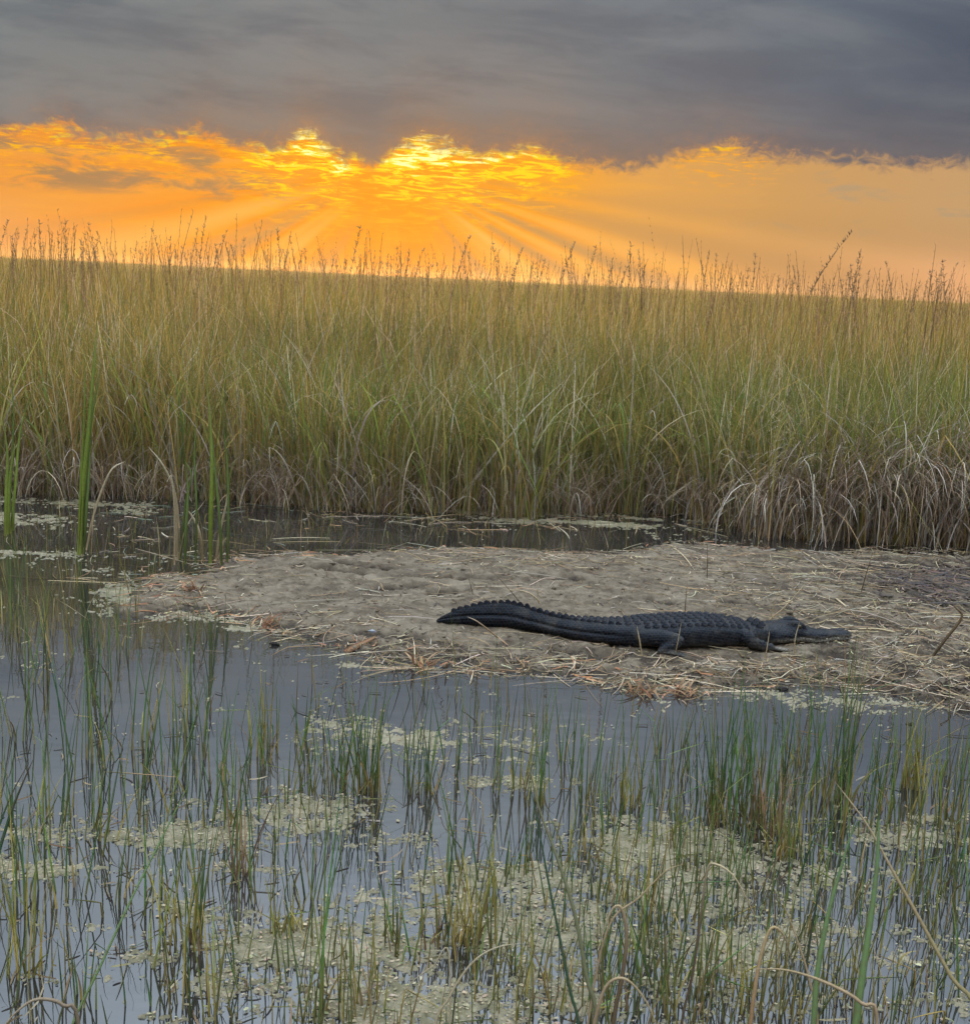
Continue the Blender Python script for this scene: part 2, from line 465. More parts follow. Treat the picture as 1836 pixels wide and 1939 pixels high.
# ------------------------------------------------------------------ setting: water, marsh ground
def sheet(name, x0, x1, y0, y1, z, mat, kind='structure', nx=1, ny=1):
    xs, ys = np.linspace(x0, x1, nx + 1), np.linspace(y0, y1, ny + 1)
    X, Y = np.meshgrid(xs, ys); V = np.stack([X, Y, np.full_like(X, z)], -1).reshape(-1, 3)
    i = (np.arange(ny)[:, None] * (nx + 1) + np.arange(nx)[None, :]).ravel()
    return link(name, mesh_np(name, V, np.stack([i, i + 1, i + nx + 2, i + nx + 1], -1)), mat, kind=kind)


sheet('marsh_ground', -460, 460, -70, 440, -0.25, M_BED)
sheet('water', -30, 30, -30, 13.4, 0.0, M_WATER, nx=4, ny=4)
# peat shelf the sawgrass roots in
sheet('peat_shelf', -400, 400, 13.3, 420, -0.012, M_BED)

# ------------------------------------------------------------------ mud bank
shore_px = [(430, 1066), (520, 1052), (640, 1054), (760, 1047), (830, 1040), (900, 1042), (1010, 1048), (1130, 1050), (1210, 1040), (1255, 1024), (1330, 1030), (1420, 1042),
            (1550, 1047), (1700, 1044), (1836, 1042), (2600, 1080), (2600, 1560), (2100, 1420), (1836, 1350), (1760, 1334), (1680, 1310), (1600, 1292), (1500, 1298), (1380, 1304), (1290, 1312),
            (1220, 1306), (1140, 1286), (1040, 1272), (940, 1266), (840, 1262), (760, 1256), (690, 1236), (640, 1222), (590, 1204), (540, 1192), (480, 1182), (400, 1168),
            (320, 1166), (270, 1160), (320, 1142), (270, 1118), (330, 1092), (380, 1078)]
shore = np.array([G(*p)[:2] for p in shore_px])


def sdist(x, y, poly):
    """signed distance to a closed outline, positive inside"""
    dmin = np.full(x.shape, 1e9); inside = np.zeros(x.shape, bool)
    for (x0, y0), (x1, y1) in zip(poly, np.roll(poly, -1, 0)):
        ex, ey = x1 - x0, y1 - y0; tt = np.clip(((x - x0) * ex + (y - y0) * ey) / (ex * ex + ey * ey + 1e-12), 0, 1)
        dmin = np.minimum(dmin, np.hypot(x - x0 - tt * ex, y - y0 - tt * ey))
        cnd = (y0 > y) != (y1 > y); inside ^= cnd & (x < ex * (y - y0) / (ey + 1e-12) + x0)
    return np.where(inside, dmin, -dmin)


ruts_px = [((600, 1088), (680, 1100), .05, .030), ((640, 1080), (730, 1092), .05, .026), ((780, 1104), (870, 1112), .05, .028), ((850, 1108), (960, 1110), .05, .03),
           ((720, 1128), (800, 1124), .06, .026), ((820, 1140), (900, 1128), .05, .028), ((1020, 1105), (1090, 1108), .08, .030),
           ((1370, 1105), (1400, 1108), .05, .02), ((1630, 1140), (1690, 1148), .09, .03), ((1210, 1150), (1270, 1155), .06, .02), ((1380, 1155), (1440, 1158), .06, .02),
           ((1700, 1075), (1790, 1090), .10, .03), ((1640, 1185), (1700, 1200), .1, .03), ((1740, 1255), (1836, 1250), .1, .03), ((1560, 1250), (1640, 1262), .08, .025),
           ((690, 1210), (790, 1222), .07, .02), ((1050, 1245), (1150, 1258), .07, .02)]


def mud_z(x, y):
    sd = sdist(x, y, shore) + (fbm(x * 2.5, y * 2.5, 4, 3) - 0.5) * (0.30 + 0.75 * np.clip((-1.3 - x) / 1.0, 0, 1)) + (fbm(x * 11, y * 11, 3, 9) - 0.5) * 0.22
    base = np.where(sd > 0, 0.056 * (1 - np.exp(-sd / 0.16)), np.maximum(-0.06, sd * 0.25))
    px, py = to_px(x, y, np.full_like(x, 0.05))
    rough = 0.35 + 0.65 * np.clip((px - 1380) / 250, 0, 1) + 0.55 * np.exp(-((py - (1215 + (px - 600) * 0.06)) / 40) ** 2)
    clods = (fbm(x * 9, y * 9, 4, 21, 0.6) - 0.5) * 0.075 * rough + (fbm(x * 34, y * 34, 2, 31, 0.6) - 0.5) * 0.026
    z = base + clods * np.clip(sd / 0.15 + 0.4, 0, 1) + (fbm(x * 0.9, y * 0.9, 2, 5) - 0.5) * 0.02
    near_ = np.zeros_like(z)          # the animal has pressed its bed flat
    for a, b in (((826, 1172), (960, 1182)), ((960, 1182), (1200, 1218)), ((1200, 1218), (1430, 1216)), ((1430, 1216), (1625, 1208))):
        (ax, ay), (bx, by) = G(*a)[:2], G(*b)[:2]; ex, ey = bx - ax, by - ay; tt = np.clip(((x - ax) * ex + (y - ay) * ey) / (ex * ex + ey * ey), 0, 1)
        near_ = np.maximum(near_, np.clip(1.6 - np.hypot(x - ax - tt * ex, y - ay - tt * ey) / .22, 0, 1))
    z = z * (1 - near_) + near_ * np.minimum(z, 0.047)
    for a, b, w, dep in ruts_px:
        (ax, ay), (bx, by) = G(*a)[:2], G(*b)[:2]
        ex, ey = bx - ax, by - ay; tt = np.clip(((x - ax) * ex + (y - ay) * ey) / (ex * ex + ey * ey), 0, 1)
        q = np.hypot(x - ax - tt * ex, (y - ay - tt * ey)) + (fbm(x * 20, y * 20, 2, 44) - 0.5) * 0.07
        z = z - dep * 1.35 * np.exp(-(q / w) ** 2) + dep * 0.45 * np.exp(-((q - w * 1.9) / (w * 0.7)) ** 2)
    return z


x0, x1 = -3.3, 7.0
gx = np.arange(x0, x1, 0.0135); gy = np.arange(6.3, 11.4, 0.0150)
X, Y = np.meshgrid(gx, gy); Z = mud_z(X, Y)
nx_, ny_ = len(gx), len(gy)
idx = (np.arange(ny_ - 1)[:, None] * nx_ + np.arange(nx_ - 1)[None, :]).ravel()
Fq = np.stack([idx, idx + 1, idx + nx_ + 1, idx + nx_], -1)
zf = Z.ravel(); keep = (zf[Fq] > -0.004).any(1); Fq = Fq[keep]
use = np.unique(Fq); remap = np.full(len(zf), -1); remap[use] = np.arange(len(use))
Vm = np.stack([X, Y, Z], -1).reshape(-1, 3)[use]
xm, ym = Vm[:, 0], Vm[:, 1]; pm, qm = to_px(xm, ym, np.full_like(xm, .05)); stain = np.zeros(len(Vm))
wetedge = sdist(xm, ym, shore)
for a, b, w_, dep in ruts_px:
    (ax, ay), (bx, by) = G(*a)[:2], G(*b)[:2]; ex, ey = bx - ax, by - ay; tt = np.clip(((xm - ax) * ex + (ym - ay) * ey) / (ex * ex + ey * ey), 0, 1)
    qd = np.hypot(xm - ax - tt * ex, ym - ay - tt * ey) + (fbm(xm * 20, ym * 20, 2, 44) - .5) * .10; stain = np.maximum(stain, np.exp(-(qd / (w_ * .95)) ** 2))
stain = np.maximum(stain, 1.1 * np.exp(-((pm - 1800) / 120) ** 2 - ((qm - 1112) / 30) ** 2))
rg_ = np.clip((pm - 1350) / 300, 0, 1) * .5 + .75 * np.exp(-((qm - (1232 + (pm - 700) * .06)) / 26) ** 2) + .26
stain = np.maximum(stain, ((fbm(xm * 4.5, ym * 10, 6, 400, .68) - .485) * 9).clip(0, 1) * rg_)
stain = np.maximum(stain, .85 * np.exp(-((Vm[:, 2] - .004) / .017) ** 2))
me_ = mesh_np('mud_bank', Vm, remap[Fq], np.repeat(stain.clip(0, 1)[:, None], 3, 1), smooth=True)
link('mud_bank', me_, M_MUD, kind='structure')


def zmud1(x, y): return float(mud_z(np.array([x]), np.array([y]))[0])


# ------------------------------------------------------------------ floating mats (real raised relief on the water)
gauss = [(760, 1400, 190, 26, .8), (860, 1435, 120, 18, .85), (980, 1482, 120, 16, .9), (620, 1400, 110, 12, .6), (330, 1522, 110, 10, .45), (1060, 1500, 80, 10, .6),
         (300, 1582, 210, 26, .9), (90, 1645, 170, 18, .85), (200, 1600, 100, 12, .6), (560, 1550, 130, 34, .85), (700, 1590, 160, 14, .6), (950, 1655, 190, 28, .95), (850, 1610, 140, 16, .5),
         (620, 1790, 210, 42, .95), (450, 1790, 100, 22, .8), (280, 1815, 80, 9, .9), (330, 1722, 80, 18, .8), (80, 1855, 60, 10, .7), (150, 1755, 70, 8, .7), (690, 1700, 90, 26, .7),
         (750, 1900, 240, 60, .9), (1000, 1750, 220, 70, .8), (1300, 1700, 210, 60, .95), (1400, 1790, 200, 44, .85), (1200, 1600, 170, 50, .8), (1500, 1650, 220, 60, .75),
         (1700, 1600, 170, 40, .6), (1700, 1895, 70, 18, .85), (1750, 1770, 110, 26, .5), (1300, 1870, 90, 40, .5), (1050, 1900, 160, 44, .7), (1390, 1560, 250, 30, .55),
         (1540, 1760, 120, 14, .9), (1600, 1700, 240, 40, .5), (420, 1880, 60, 14, .5), (330, 1930, 60, 10, .8), (520, 1650, 200, 14, .5), (1250, 1500, 60, 8, .5),
         (290, 1130, 90, 22, .95), (350, 1165, 120, 12, .95), (60, 1048, 150, 8, .6), (40, 985, 90, 10, .7), (100, 950, 210, 7, .7), (200, 1080, 100, 8, .5), (270, 970, 60, 5, .5),
         (950, 970, 190, 5, .9), (1100, 990, 160, 5, .9), (1280, 970, 60, 5, .8), (1500, 1030, 140, 4, .5), (1250, 984, 100, 3, .8), (640, 1240, 60, 8, .5), (700, 1262, 150, 5, .75), (1000, 1282, 200, 6, .6),
         (1650, 1335, 200, 16, .62), (1500, 1315, 220, 8, .5), (470, 1190, 80, 5, .7), (800, 1365, 90, 8, .3)]
rows, D = [], 2.9
while D < 13.3: rows.append(D); D *= 1.0017
rows = np.array(rows); u = np.arange(-0.52, 0.52, 0.0015)
U, Yg = np.meshgrid(u, rows); Xg = U * Yg
px, py = to_px(Xg, Yg, np.zeros_like(Xg))
Mk = np.zeros_like(Xg)
for a, b, c, e, m_ in gauss:
    Mk = np.maximum(Mk, m_ * np.exp(-(((px - a) / c) ** 2 + ((py - b - (px - a) * 0.047) / e) ** 2) * 0.62))
Mk = np.maximum(Mk, 0.30 * np.clip((py - 1500) / 150, 0, 1) * np.clip((px - 300) / 700, 0.25, 1))
big = fbm(Xg * 2.6, Yg * 2.6, 3, 50); med = fbm(Xg * 10, Yg * 12, 4, 60, 0.7); fin = fbm(Xg * 62, Yg * 70, 2, 70, 0.8)
h = 0.26 * big + 0.40 * med + 0.34 * fin - (0.690 - 0.285 * Mk)
sd_ = sdist(Xg[::6, ::6], Yg[::6, ::6], shore)
Zf = np.clip(h * 0.09, -0.004, 0.006) + (h > 0.01) * (fin - 0.45) * 0.010
ny_, nx_ = Xg.shape
idx = (np.arange(ny_ - 1)[:, None] * nx_ + np.arange(nx_ - 1)[None, :]).ravel()
Fq = np.stack([idx, idx + 1, idx + nx_ + 1, idx + nx_], -1)
zf = Zf.ravel(); Fq = Fq[(zf[Fq] > 0.0).any(1)]
use = np.unique(Fq); remap = np.full(len(zf), -1); remap[use] = np.arange(len(use))
Vm = np.stack([Xg, Yg, Zf], -1).reshape(-1, 3)[use]
link('floating_algae', mesh_np('floating_algae', Vm, remap[Fq], smooth=False), M_MAT, kind='stuff',
     label='pale tan algae mats floating in ragged patches on the water', cat='algae')

ok = np.flatnonzero((h.ravel() > -0.004) & (rng.random(h.size) < 0.16)); m = min(len(ok), 30000); ok = rng.choice(ok, m, replace=False)
fx, fy = Xg.ravel()[ok], Yg.ravel()[ok]; sz = rng.gamma(2.0, .0024, m).clip(.0016, .013); th = rng.uniform(0, 6.28, m)
pent = np.array([(-1, -.3, 0), (-.2, -.55, .25), (1, -.15, .05), (.5, .5, .3), (-.6, .45, .1)])
Pq = pent[None] * sz[:, None, None] * rng.uniform(.6, 1.4, (m, 5, 1)); Pq[:, :, 2] *= rng.uniform(.0, .5, (m, 1))
cx_, sx_ = np.cos(th)[:, None], np.sin(th)[:, None]
Vf = np.stack([fx[:, None] + Pq[:, :, 0] * cx_ - Pq[:, :, 1] * sx_, fy[:, None] + Pq[:, :, 0] * sx_ + Pq[:, :, 1] * cx_, Pq[:, :, 2] + .004 + np.clip(Zf.ravel()[ok], 0, 1)[:, None]], -1)
cf = pick([(.33, .29, .20), (.37, .33, .235), (.25, .235, .15), (.18, .19, .10), (.31, .25, .17)], m, .10)
link('algae_flakes', mesh_np('algae_flakes', Vf.reshape(-1, 3), np.arange(m * 5).reshape(m, 5), np.repeat(cf[:, None], 5, 1).reshape(-1, 3)), M_FLAKE, kind='stuff', label='loose pale flakes of algae and leaf scraps lying on the floating mats', cat='algae')

# ------------------------------------------------------------------ sawgrass
GREEN = [(0.155, 0.19, 0.035), (0.21, 0.22, 0.045), (0.09, 0.145, 0.038), (0.28, 0.25, 0.06)]
GOLD = [(0.38, 0.255, 0.055), (0.28, 0.20, 0.045), (0.46, 0.33, 0.11)]
BROWN = [(0.24, 0.16, 0.09), (0.30, 0.20, 0.12), (0.16, 0.11, 0.07), (0.38, 0.28, 0.18)]
GREYD = [(0.34, 0.30, 0.25), (0.46, 0.41, 0.35), (0.26, 0.21, 0.18), (0.60, 0.55, 0.47)]
PALE = [(0.62, 0.52, 0.34), (0.55, 0.48, 0.36)]
bank_px = [(-700, 930), (0, 938), (150, 942), (300, 948), (450, 952), (650, 968), (850, 974), (1000, 982), (1150, 972), (1300, 976), (1380, 1000), (1500, 1022), (1650, 1030), (1836, 1036), (2500, 1060)]
bank = np.array([G(*p)[:2] for p in bank_px])
def bank_y(x): return np.interp(x, bank[:, 0], bank[:, 1])


def field_blades(n, x, y, hmean, seg, wmul=1.0, glow_gold=0.0):
    grn = np.clip(0.70 + (fbm(x * 0.25, y * 0.25, 2, 80) - 0.5) * 1.5 + x * 0.045, 0.2, 0.96)
    isg = rng.random(n) < grn - glow_gold
    cr = np.where(isg[:, None], pick(GREEN, n), pick(GOLD, n)); cr = cr * 0.62 + pick(BROWN, n) * 0.38
    ct = np.where(isg[:, None], pick(GREEN, n), pick(GOLD, n))
    dry = rng.random(n) < 0.13; ct[dry] = pick(PALE, dry.sum())
    hv = hmean * (0.80 + 0.34 * fbm(x * 0.9, y * 0.9, 2, 90))
    L = hv * rng.normal(1.0, 0.11, n).clip(0.6, 1.3); arch = rng.random(n) < 0.42
    bend = np.where(arch, rng.uniform(0.7, 2.3, n), rng.uniform(0.0, 0.45, n)); L = np.where(arch, L * 1.06, L)
    kink = np.where(rng.random(n) < 0.10, rng.uniform(0.45, 0.9, n), 9.0)
    return strips(np.stack([x, y, np.full(n, -0.01)], -1), L, rng.uniform(0.007, 0.017, n) * wmul, rng.uniform(0, 6.283, n),
                  np.abs(rng.normal(0, 0.15, n)), bend, 2.2, seg, cr, ct, kink, rng.uniform(0.7, 1.9, n), face=rng.uniform(-0.9, 0.9, n))


# the front belt, blade by blade
parts = []
n = 19000
x = rng.uniform(-8.5, 8.5, n); y = bank_y(x) + 0.05 + rng.beta(1.0, 1.5, n) * 3.2
# tussocks
cx = rng.uniform(-8.5, 8.5, 900); cy = bank_y(cx) + rng.beta(1, 1.3, 900) * 3.2
k = rng.integers(0, 900, n); tuss = rng.random(n) < 0.72
x = np.where(tuss, cx[k] + rng.normal(0, 0.06, n), x); y = np.where(tuss, cy[k] + rng.normal(0, 0.06, n), y)
hh = 1.86 * (0.78 + 0.22 * np.clip((y - bank_y(x)) / 0.9, 0, 1))
parts.append(field_blades(n, x, y, hh, 8))
# dead skirt at the foot, arching over
n = 9500; x = rng.uniform(-8.5, 8.5, n); y = bank_y(x) + rng.beta(1, 2.4, n) * 2.0 - 0.05
kx = rng.uniform(-8.5, 8.5, 420); ky = bank_y(kx) + rng.beta(1, 2.0, 420) * 1.6; k = rng.integers(0, 420, n); tus = rng.random(n) < 0.75
x = np.where(tus, kx[k] + rng.normal(0, .07, n), x); y = np.where(tus, ky[k] + rng.normal(0, .07, n), y)
c1 = pick(BROWN + GREYD[:2], n, 0.25); c2 = pick(BROWN + GREYD + PALE[:1], n, 0.25)
parts.append(strips(np.stack([x, y, np.full(n, -0.01)], -1), rng.uniform(0.35, 1.25, n), rng.uniform(0.006, 0.014, n), rng.uniform(0, 6.283, n),
                    np.abs(rng.normal(0.15, 0.3, n)), rng.uniform(0.6, 2.6, n), 1.3, 8, c1, c2, np.where(rng.random(n) < 0.2, rng.uniform(.3, .8, n), 9), rng.uniform(.5, 1.8, n), face=rng.uniform(-1.0, 1.0, n)))
# broad blades that stand out from the wall: bright green, golden, bleached; many bent across the others
n = 3200; x = rng.uniform(-8.5, 8.5, n); y = bank_y(x) + rng.beta(1, 1.6, n) * 1.8
kx = rng.uniform(-8.5, 8.5, 330); ky = bank_y(kx) + rng.beta(1, 1.6, 330) * 1.6; k = rng.integers(0, 330, n)
x = kx[k] + rng.normal(0, .05, n); y = ky[k] + rng.normal(0, .05, n)
typ = rng.random(n); c2 = np.where((typ < .5)[:, None], pick([(.24, .29, .05), (.32, .32, .07), (.16, .25, .06)], n), np.where((typ < .78)[:, None], pick([(.50, .40, .14), (.42, .30, .10)], n), pick(PALE + GREYD[3:], n)))
parts.append(strips(np.stack([x, y, np.full(n, -.01)], -1), rng.uniform(.7, 2.05, n), rng.uniform(.012, .024, n), rng.uniform(0, 6.283, n), np.abs(rng.normal(.05, .2, n)), np.where(rng.random(n) < .5, rng.uniform(.6, 2.2, n), rng.uniform(0, .5, n)), 2.0, 10,
                    c2 * .6 + pick(BROWN, n) * .25, c2, np.where(rng.random(n) < .16, rng.uniform(.4, .85, n), 9), rng.uniform(.7, 2.0, n), face=rng.uniform(-.7, .7, n)))
V_, F_, C_ = cat(parts)
link('sawgrass', mesh_np('sawgrass', V_, F_, C_), M_GRASS, kind='stuff', label='dense olive green sawgrass with brown dead skirts along the far bank', cat='grass')

# grey thatch heaps on the right
parts = []
gx_ = [(1480, 1015, .75), (1560, 1020, .95), (1650, 1022, 1.05), (1740, 1030, 1.0), (1820, 1034, 1.1), (1910, 1040, 1.0), (1380, 990, .5), (1600, 1000, 1.15), (1700, 1000, 1.15), (1800, 1010, 1.1)]
for px_, py_, hgt_ in gx_:
    g = G(px_, py_); n = 260
    x = g[0] + rng.normal(0, 0.22, n); y = g[1] + 0.12 + rng.normal(0, 0.15, n)
    parts.append(strips(np.stack([x, y, np.full(n, -0.01)], -1), rng.uniform(0.45, 1.0, n) * hgt_ * 1.95, rng.uniform(0.007, 0.017, n), rng.uniform(3.3, 6.2, n),
                        np.abs(rng.normal(0.12, 0.18, n)), rng.uniform(1.1, 2.6, n), 1.6, 10, pick(BROWN + GREYD, n, .25), pick(GREYD + BROWN, n, .28), np.where(rng.random(n) < .35, rng.uniform(.3, .8, n), 9), rng.uniform(.6, 1.8, n), face=rng.uniform(-1, 1, n)))
    n = 46; x = g[0] + rng.normal(0, 0.2, n); y = g[1] - .02 + rng.normal(0, 0.1, n)
    parts.append(strips(np.stack([x, y, np.full(n, -0.01)], -1), rng.uniform(.7, 1.9, n), rng.uniform(.009, .018, n), rng.uniform(0, 6.28, n), np.abs(rng.normal(.05, .16, n)), rng.uniform(0, .9, n), 2.0, 10, pick(GOLD + BROWN, n), pick(GREEN + [(.2, .27, .06)], n), face=rng.uniform(-.6, .6, n)))
V_, F_, C_ = cat(parts)
link('dead_thatch', mesh_np('dead_thatch', V_, F_, C_), M_STRAW, kind='stuff', label='grey collapsed dead grass heaped at the right end of the bank', cat='dead grass')


# the field behind, instanced to the horizon (stuff): tile blades + carrier points in one mesh
def gn_field(name, tile, pts, label):
    V, F, C = tile; n0 = len(V)
    V2 = np.concatenate([V, pts]); C2 = np.concatenate([C, np.zeros((len(pts), 3))])
    me = mesh_np(name, V2, F, C2)
    at = me.attributes.new('carrier', 'BOOLEAN', 'POINT'); b = np.zeros(len(V2), bool); b[n0:] = True; at.data.foreach_set('value', b)
    me.materials.append(M_GRASS)
    o = link(name, me, None, kind='stuff', label=label, cat='grass')
    ng = bpy.data.node_groups.new(name + '_scatter', 'GeometryNodeTree')
    ng.interface.new_socket('Geometry', in_out='INPUT', socket_type='NodeSocketGeometry')
    ng.interface.new_socket('Geometry', in_out='OUTPUT', socket_type='NodeSocketGeometry')
    N, Lk = ng.nodes, ng.links
    gi, go = N.new('NodeGroupInput'), N.new('NodeGroupOutput')
    na = N.new('GeometryNodeInputNamedAttribute'); na.data_type = 'BOOLEAN'; na.inputs['Name'].default_value = 'carrier'
    sep = N.new('GeometryNodeSeparateGeometry'); sep.domain = 'POINT'
    Lk.new(gi.outputs[0], sep.inputs[0]); Lk.new(na.outputs[0], sep.inputs['Selection'])
    iop = N.new('GeometryNodeInstanceOnPoints')
    Lk.new(sep.outputs[0], iop.inputs['Points']); Lk.new(sep.outputs[1], iop.inputs['Instance'])
    rv = N.new('FunctionNodeRandomValue'); rv.data_type = 'FLOAT_VECTOR'
    rv.inputs[0].default_value = (0, 0, -0.35); rv.inputs[1].default_value = (0, 0, 0.35)
    Lk.new(rv.outputs[0], iop.inputs['Rotation'])
    rs = N.new('FunctionNodeRandomValue'); rs.data_type = 'FLOAT_VECTOR'
    rs.inputs[0].default_value = (0.9, 0.9, 0.87); rs.inputs[1].default_value = (1.1, 1.1, 1.15)
    Lk.new(rs.outputs[0], iop.inputs['Scale'])
    Lk.new(iop.outputs[0], go.inputs[0])
    md = o.modifiers.new('scatter', 'NODES'); md.node_group = ng
    return o


def wedge(y0, y1, step, half=0.72, jit=0.4):
    P_ = []
    y = y0
    while y < y1:
        w = y * half
        xs = np.arange(-w, w, step); P_.append(np.stack([xs + rng.uniform(-jit, jit, len(xs)) * step, y + rng.uniform(-jit, jit, len(xs)) * step, np.zeros(len(xs))], -1))
        y += step
    return np.concatenate(P_)


def tile(n, rad, hm, seg, wm):
    r = rad * np.sqrt(rng.random(n)); a = rng.uniform(0, 6.283, n)
    return field_blades(n, r * np.cos(a), r * np.sin(a), hm, seg, wm, 0.30)  # extra gold share puts the low sun's glow into the blade colour


gn_field('sawgrass_field', tile(2100, 1.5, 1.84, 5, 1.2), wedge(15.6, 62, 1.75), 'olive and golden sawgrass reaching back across the marsh, sun glow coloured in')
gn_field('far_sawgrass', tile(2400, 5.5, 1.90, 3, 3.2), wedge(60, 405, 6.5, 0.62), 'distant sawgrass merging into one band below the sky')
# ------------------------------------------------------------------ seed stalks on the skyline
def stalk_meshes():
    res = []
    for v in range(9):
        H = 1.0
        ln = rng.uniform(-0.05, 0.10); bd = rng.uniform(-0.12, 0.34) + (0.5 if v == 8 else 0)
        col = np.array([[0.20, 0.145, 0.05]]); tip = np.array([[0.15, 0.095, 0.045]])
        # stem of unit length 3.0, scaled per object
        st_ = prisms(np.array([[0, 0, -0.02]]), np.array([3.0]), np.array([0.013]), np.array([0.0]), np.array([ln]), np.array([bd]), 12, col, tip, bpow=2.0)
        Vv = st_[0].reshape(13, 3, 3).mean(1)
        m1 = mesh_np('stem', *st_)
        # spikelet clusters along the top 0.75 m
        pr = []
        for k in range(26):
            tt = 0.74 + 0.26 * (k / 25.0); q = tt * 12; j = min(11, int(q)); p = Vv[j] * (1 - (q - j)) + Vv[j + 1] * (q - j)
            m = int(rng.integers(1, 4)) if k % 3 else int(rng.integers(3, 7))
            spread = 0.05 * (1.15 - (k / 25.0))
            pr.append(strips(np.repeat(p[None], m, 0), rng.uniform(0.025, 0.065, m), rng.uniform(0.007, 0.014, m), rng.uniform(0, 6.28, m), rng.uniform(0.15, 1.1, m),
                             rng.uniform(0, 0.7, m), 1.0, 3, pick(BROWN[:3], m), pick(BROWN, m), face=rng.uniform(-0.6, 0.6, m)))
        m2 = mesh_np('seed_head', *cat(pr))
        m1.materials.append(M_STRAW); m2.materials.append(M_STRAW)
        res.append((m1, m2))
    return res


stalks = stalk_meshes()
tall = [(15, 418, 'tallest seed stalk at the far left edge of the grass, against the orange sky'),
        (75, 420, 'tall seed stalk second from the left edge above the grass'),
        (124, 420, 'tall dark seed stalk right of the two at the left edge'),
        (389, 412, 'tallest straight seed stalk below the left end of the yellow cloud gap'),
        (525, 436, 'tall seed stalk standing under the bright yellow cloud patch'),
        (683, 428, 'tall thick seed stalk standing under the sun notch in the clouds'),
        (890, 447, 'tall leaning seed stalk right of the brightest cloud'),
        (932, 458, 'tall straight seed stalk at the centre of the skyline'),
        (1088, 460, 'tall curved seed stalk right of the skyline centre'),
        (1194, 462, 'tall thick seed stalk midway along the right half of the skyline'),
        (1430, 482, 'slim seed stalk on the skyline left of the tall right-hand cluster'),
        (1612, 440, 'tallest arching seed stalk of the cluster at right'),
        (1628, 478, 'thick dark seed stalk in the middle of the right-hand cluster'),
        (1783, 492, 'lone tall seed stalk near the right edge of the skyline')]


def place_stalk(px_, top_py, dist, label, variant):
    top = P(px_, top_py, dist); H = top[2]
    m1, m2 = stalks[variant]
    s = link('seed_stalk', m1, label=label, cat='seed stalk', group='seed stalks rising above the sawgrass')
    # lean is built in the mesh: shift so that the top lands under the pixel
    Vt = np.array([v.co[:] for v in m1.vertices])[-3:].mean(0); sc = H / Vt[2]
    rz = 0.0 if random.random() < 0.5 else math.pi
    s.scale = (min(sc, 1.1), min(sc, 1.1), sc); s.rotation_euler = (0, 0, rz)
    s.location = (top[0] - Vt[0] * s.scale[0] * math.cos(rz), dist, 0)
    link('seed_head', m2, parent=s)


for q, (a, b, lab) in enumerate(tall):
    place_stalk(a, b, rng.uniform(13.6, 15.5), lab, q % 8 if a != 1612 else 8)
for q in range(284):
    a = rng.uniform(-60, 1900); hz = 490 + a * 0.0472
    dens = 1.0 if a < 1300 else 0.75
    dist = 14.5 + rng.beta(1, 1.6) * 30
    b = hz - (np.clip(rng.normal(38, 20), 6, 78)) * (1.0 if a < 450 or a > 650 else .9) * min(1, 17 / dist * 1.3)
    place_stalk(a, b, dist, 'slender brown seed stalk among many rising above the sawgrass skyline', int(rng.integers(0, 8)))

# the countless smaller stalks of the fringe
parts = []
n = 1500; dist = 14 + rng.beta(1, 1.5, n) * 50; x = dist * rng.uniform(-.47, .47, n); Hs = 2.4 + (.12 + rng.gamma(2.2, .11, n)).clip(.05, .85) * np.minimum(1, 22 / dist + .35)
ln = rng.normal(0, .07, n); bd = np.abs(rng.normal(0, .22, n)); yw = rng.uniform(0, 6.283, n); root = np.stack([x, dist, np.zeros(n)], -1)
parts.append(strips(root, Hs, rng.uniform(.009, .014, n), yw, np.abs(ln), bd, 2.4, 8, pick([(.20, .15, .055)], n), pick([(.15, .10, .05)], n), face=rng.uniform(-.5, .5, n), tipw=.3))
for k in range(8):                  # spikelets placed along the same bent axis
    tt = .82 + .18 * k / 7; zz = np.zeros(n); rr2 = np.zeros(n)
    for q in range(8):
        f0, f1 = q / 8, min((q + 1) / 8, tt)
        if f1 <= f0: break
        th = np.abs(ln) + bd * max(0, (q + .5) / 8) ** 2.4; zz += np.cos(th) * Hs * (f1 - f0); rr2 += np.sin(th) * Hs * (f1 - f0)
    parts.append(strips(root + np.stack([rr2 * np.cos(yw), rr2 * np.sin(yw), zz], -1), rng.uniform(.02, .05, n), rng.uniform(.007, .013, n), rng.uniform(0, 6.28, n), rng.uniform(.1, .8, n), rng.uniform(0, .6, n), 1.0, 2, pick(BROWN[:3], n), pick(BROWN[:3], n), face=rng.uniform(-.6, .6, n)))
parts = [(v, f, c) for v, f, c in parts]
V_, F_, C_ = cat(parts)
link('seed_stalk_fringe', mesh_np('seed_stalk_fringe', V_, F_, C_), M_STRAW, kind='stuff', label='fringe of countless small seed stalks along the grass skyline', cat='seed stalks')

# loose wiry blades that poke over the skyline
n = 2600; dist = 13.6 + rng.beta(1, 2.0, n) * 20; x = dist * rng.uniform(-0.46, 0.46, n)
V_, F_, C_ = strips(np.stack([x, dist, np.zeros(n)], -1), 2.36 + rng.normal(0.10, 0.20, n) + 0.18 * (x > 2.5), rng.uniform(.006, .010, n), rng.uniform(0, 6.28, n),
                    np.abs(rng.normal(0, .12, n)), rng.uniform(0.1, 2.2, n), 3.0, 12, pick(BROWN + GOLD[:1], n), pick(BROWN + GOLD[:1], n), face=rng.uniform(-.6, .6, n))
link('wiry_grass', mesh_np('wiry_grass', V_, F_, C_), M_GRASS, kind='stuff', label='thin wiry blades poking above the grass skyline', cat='grass')

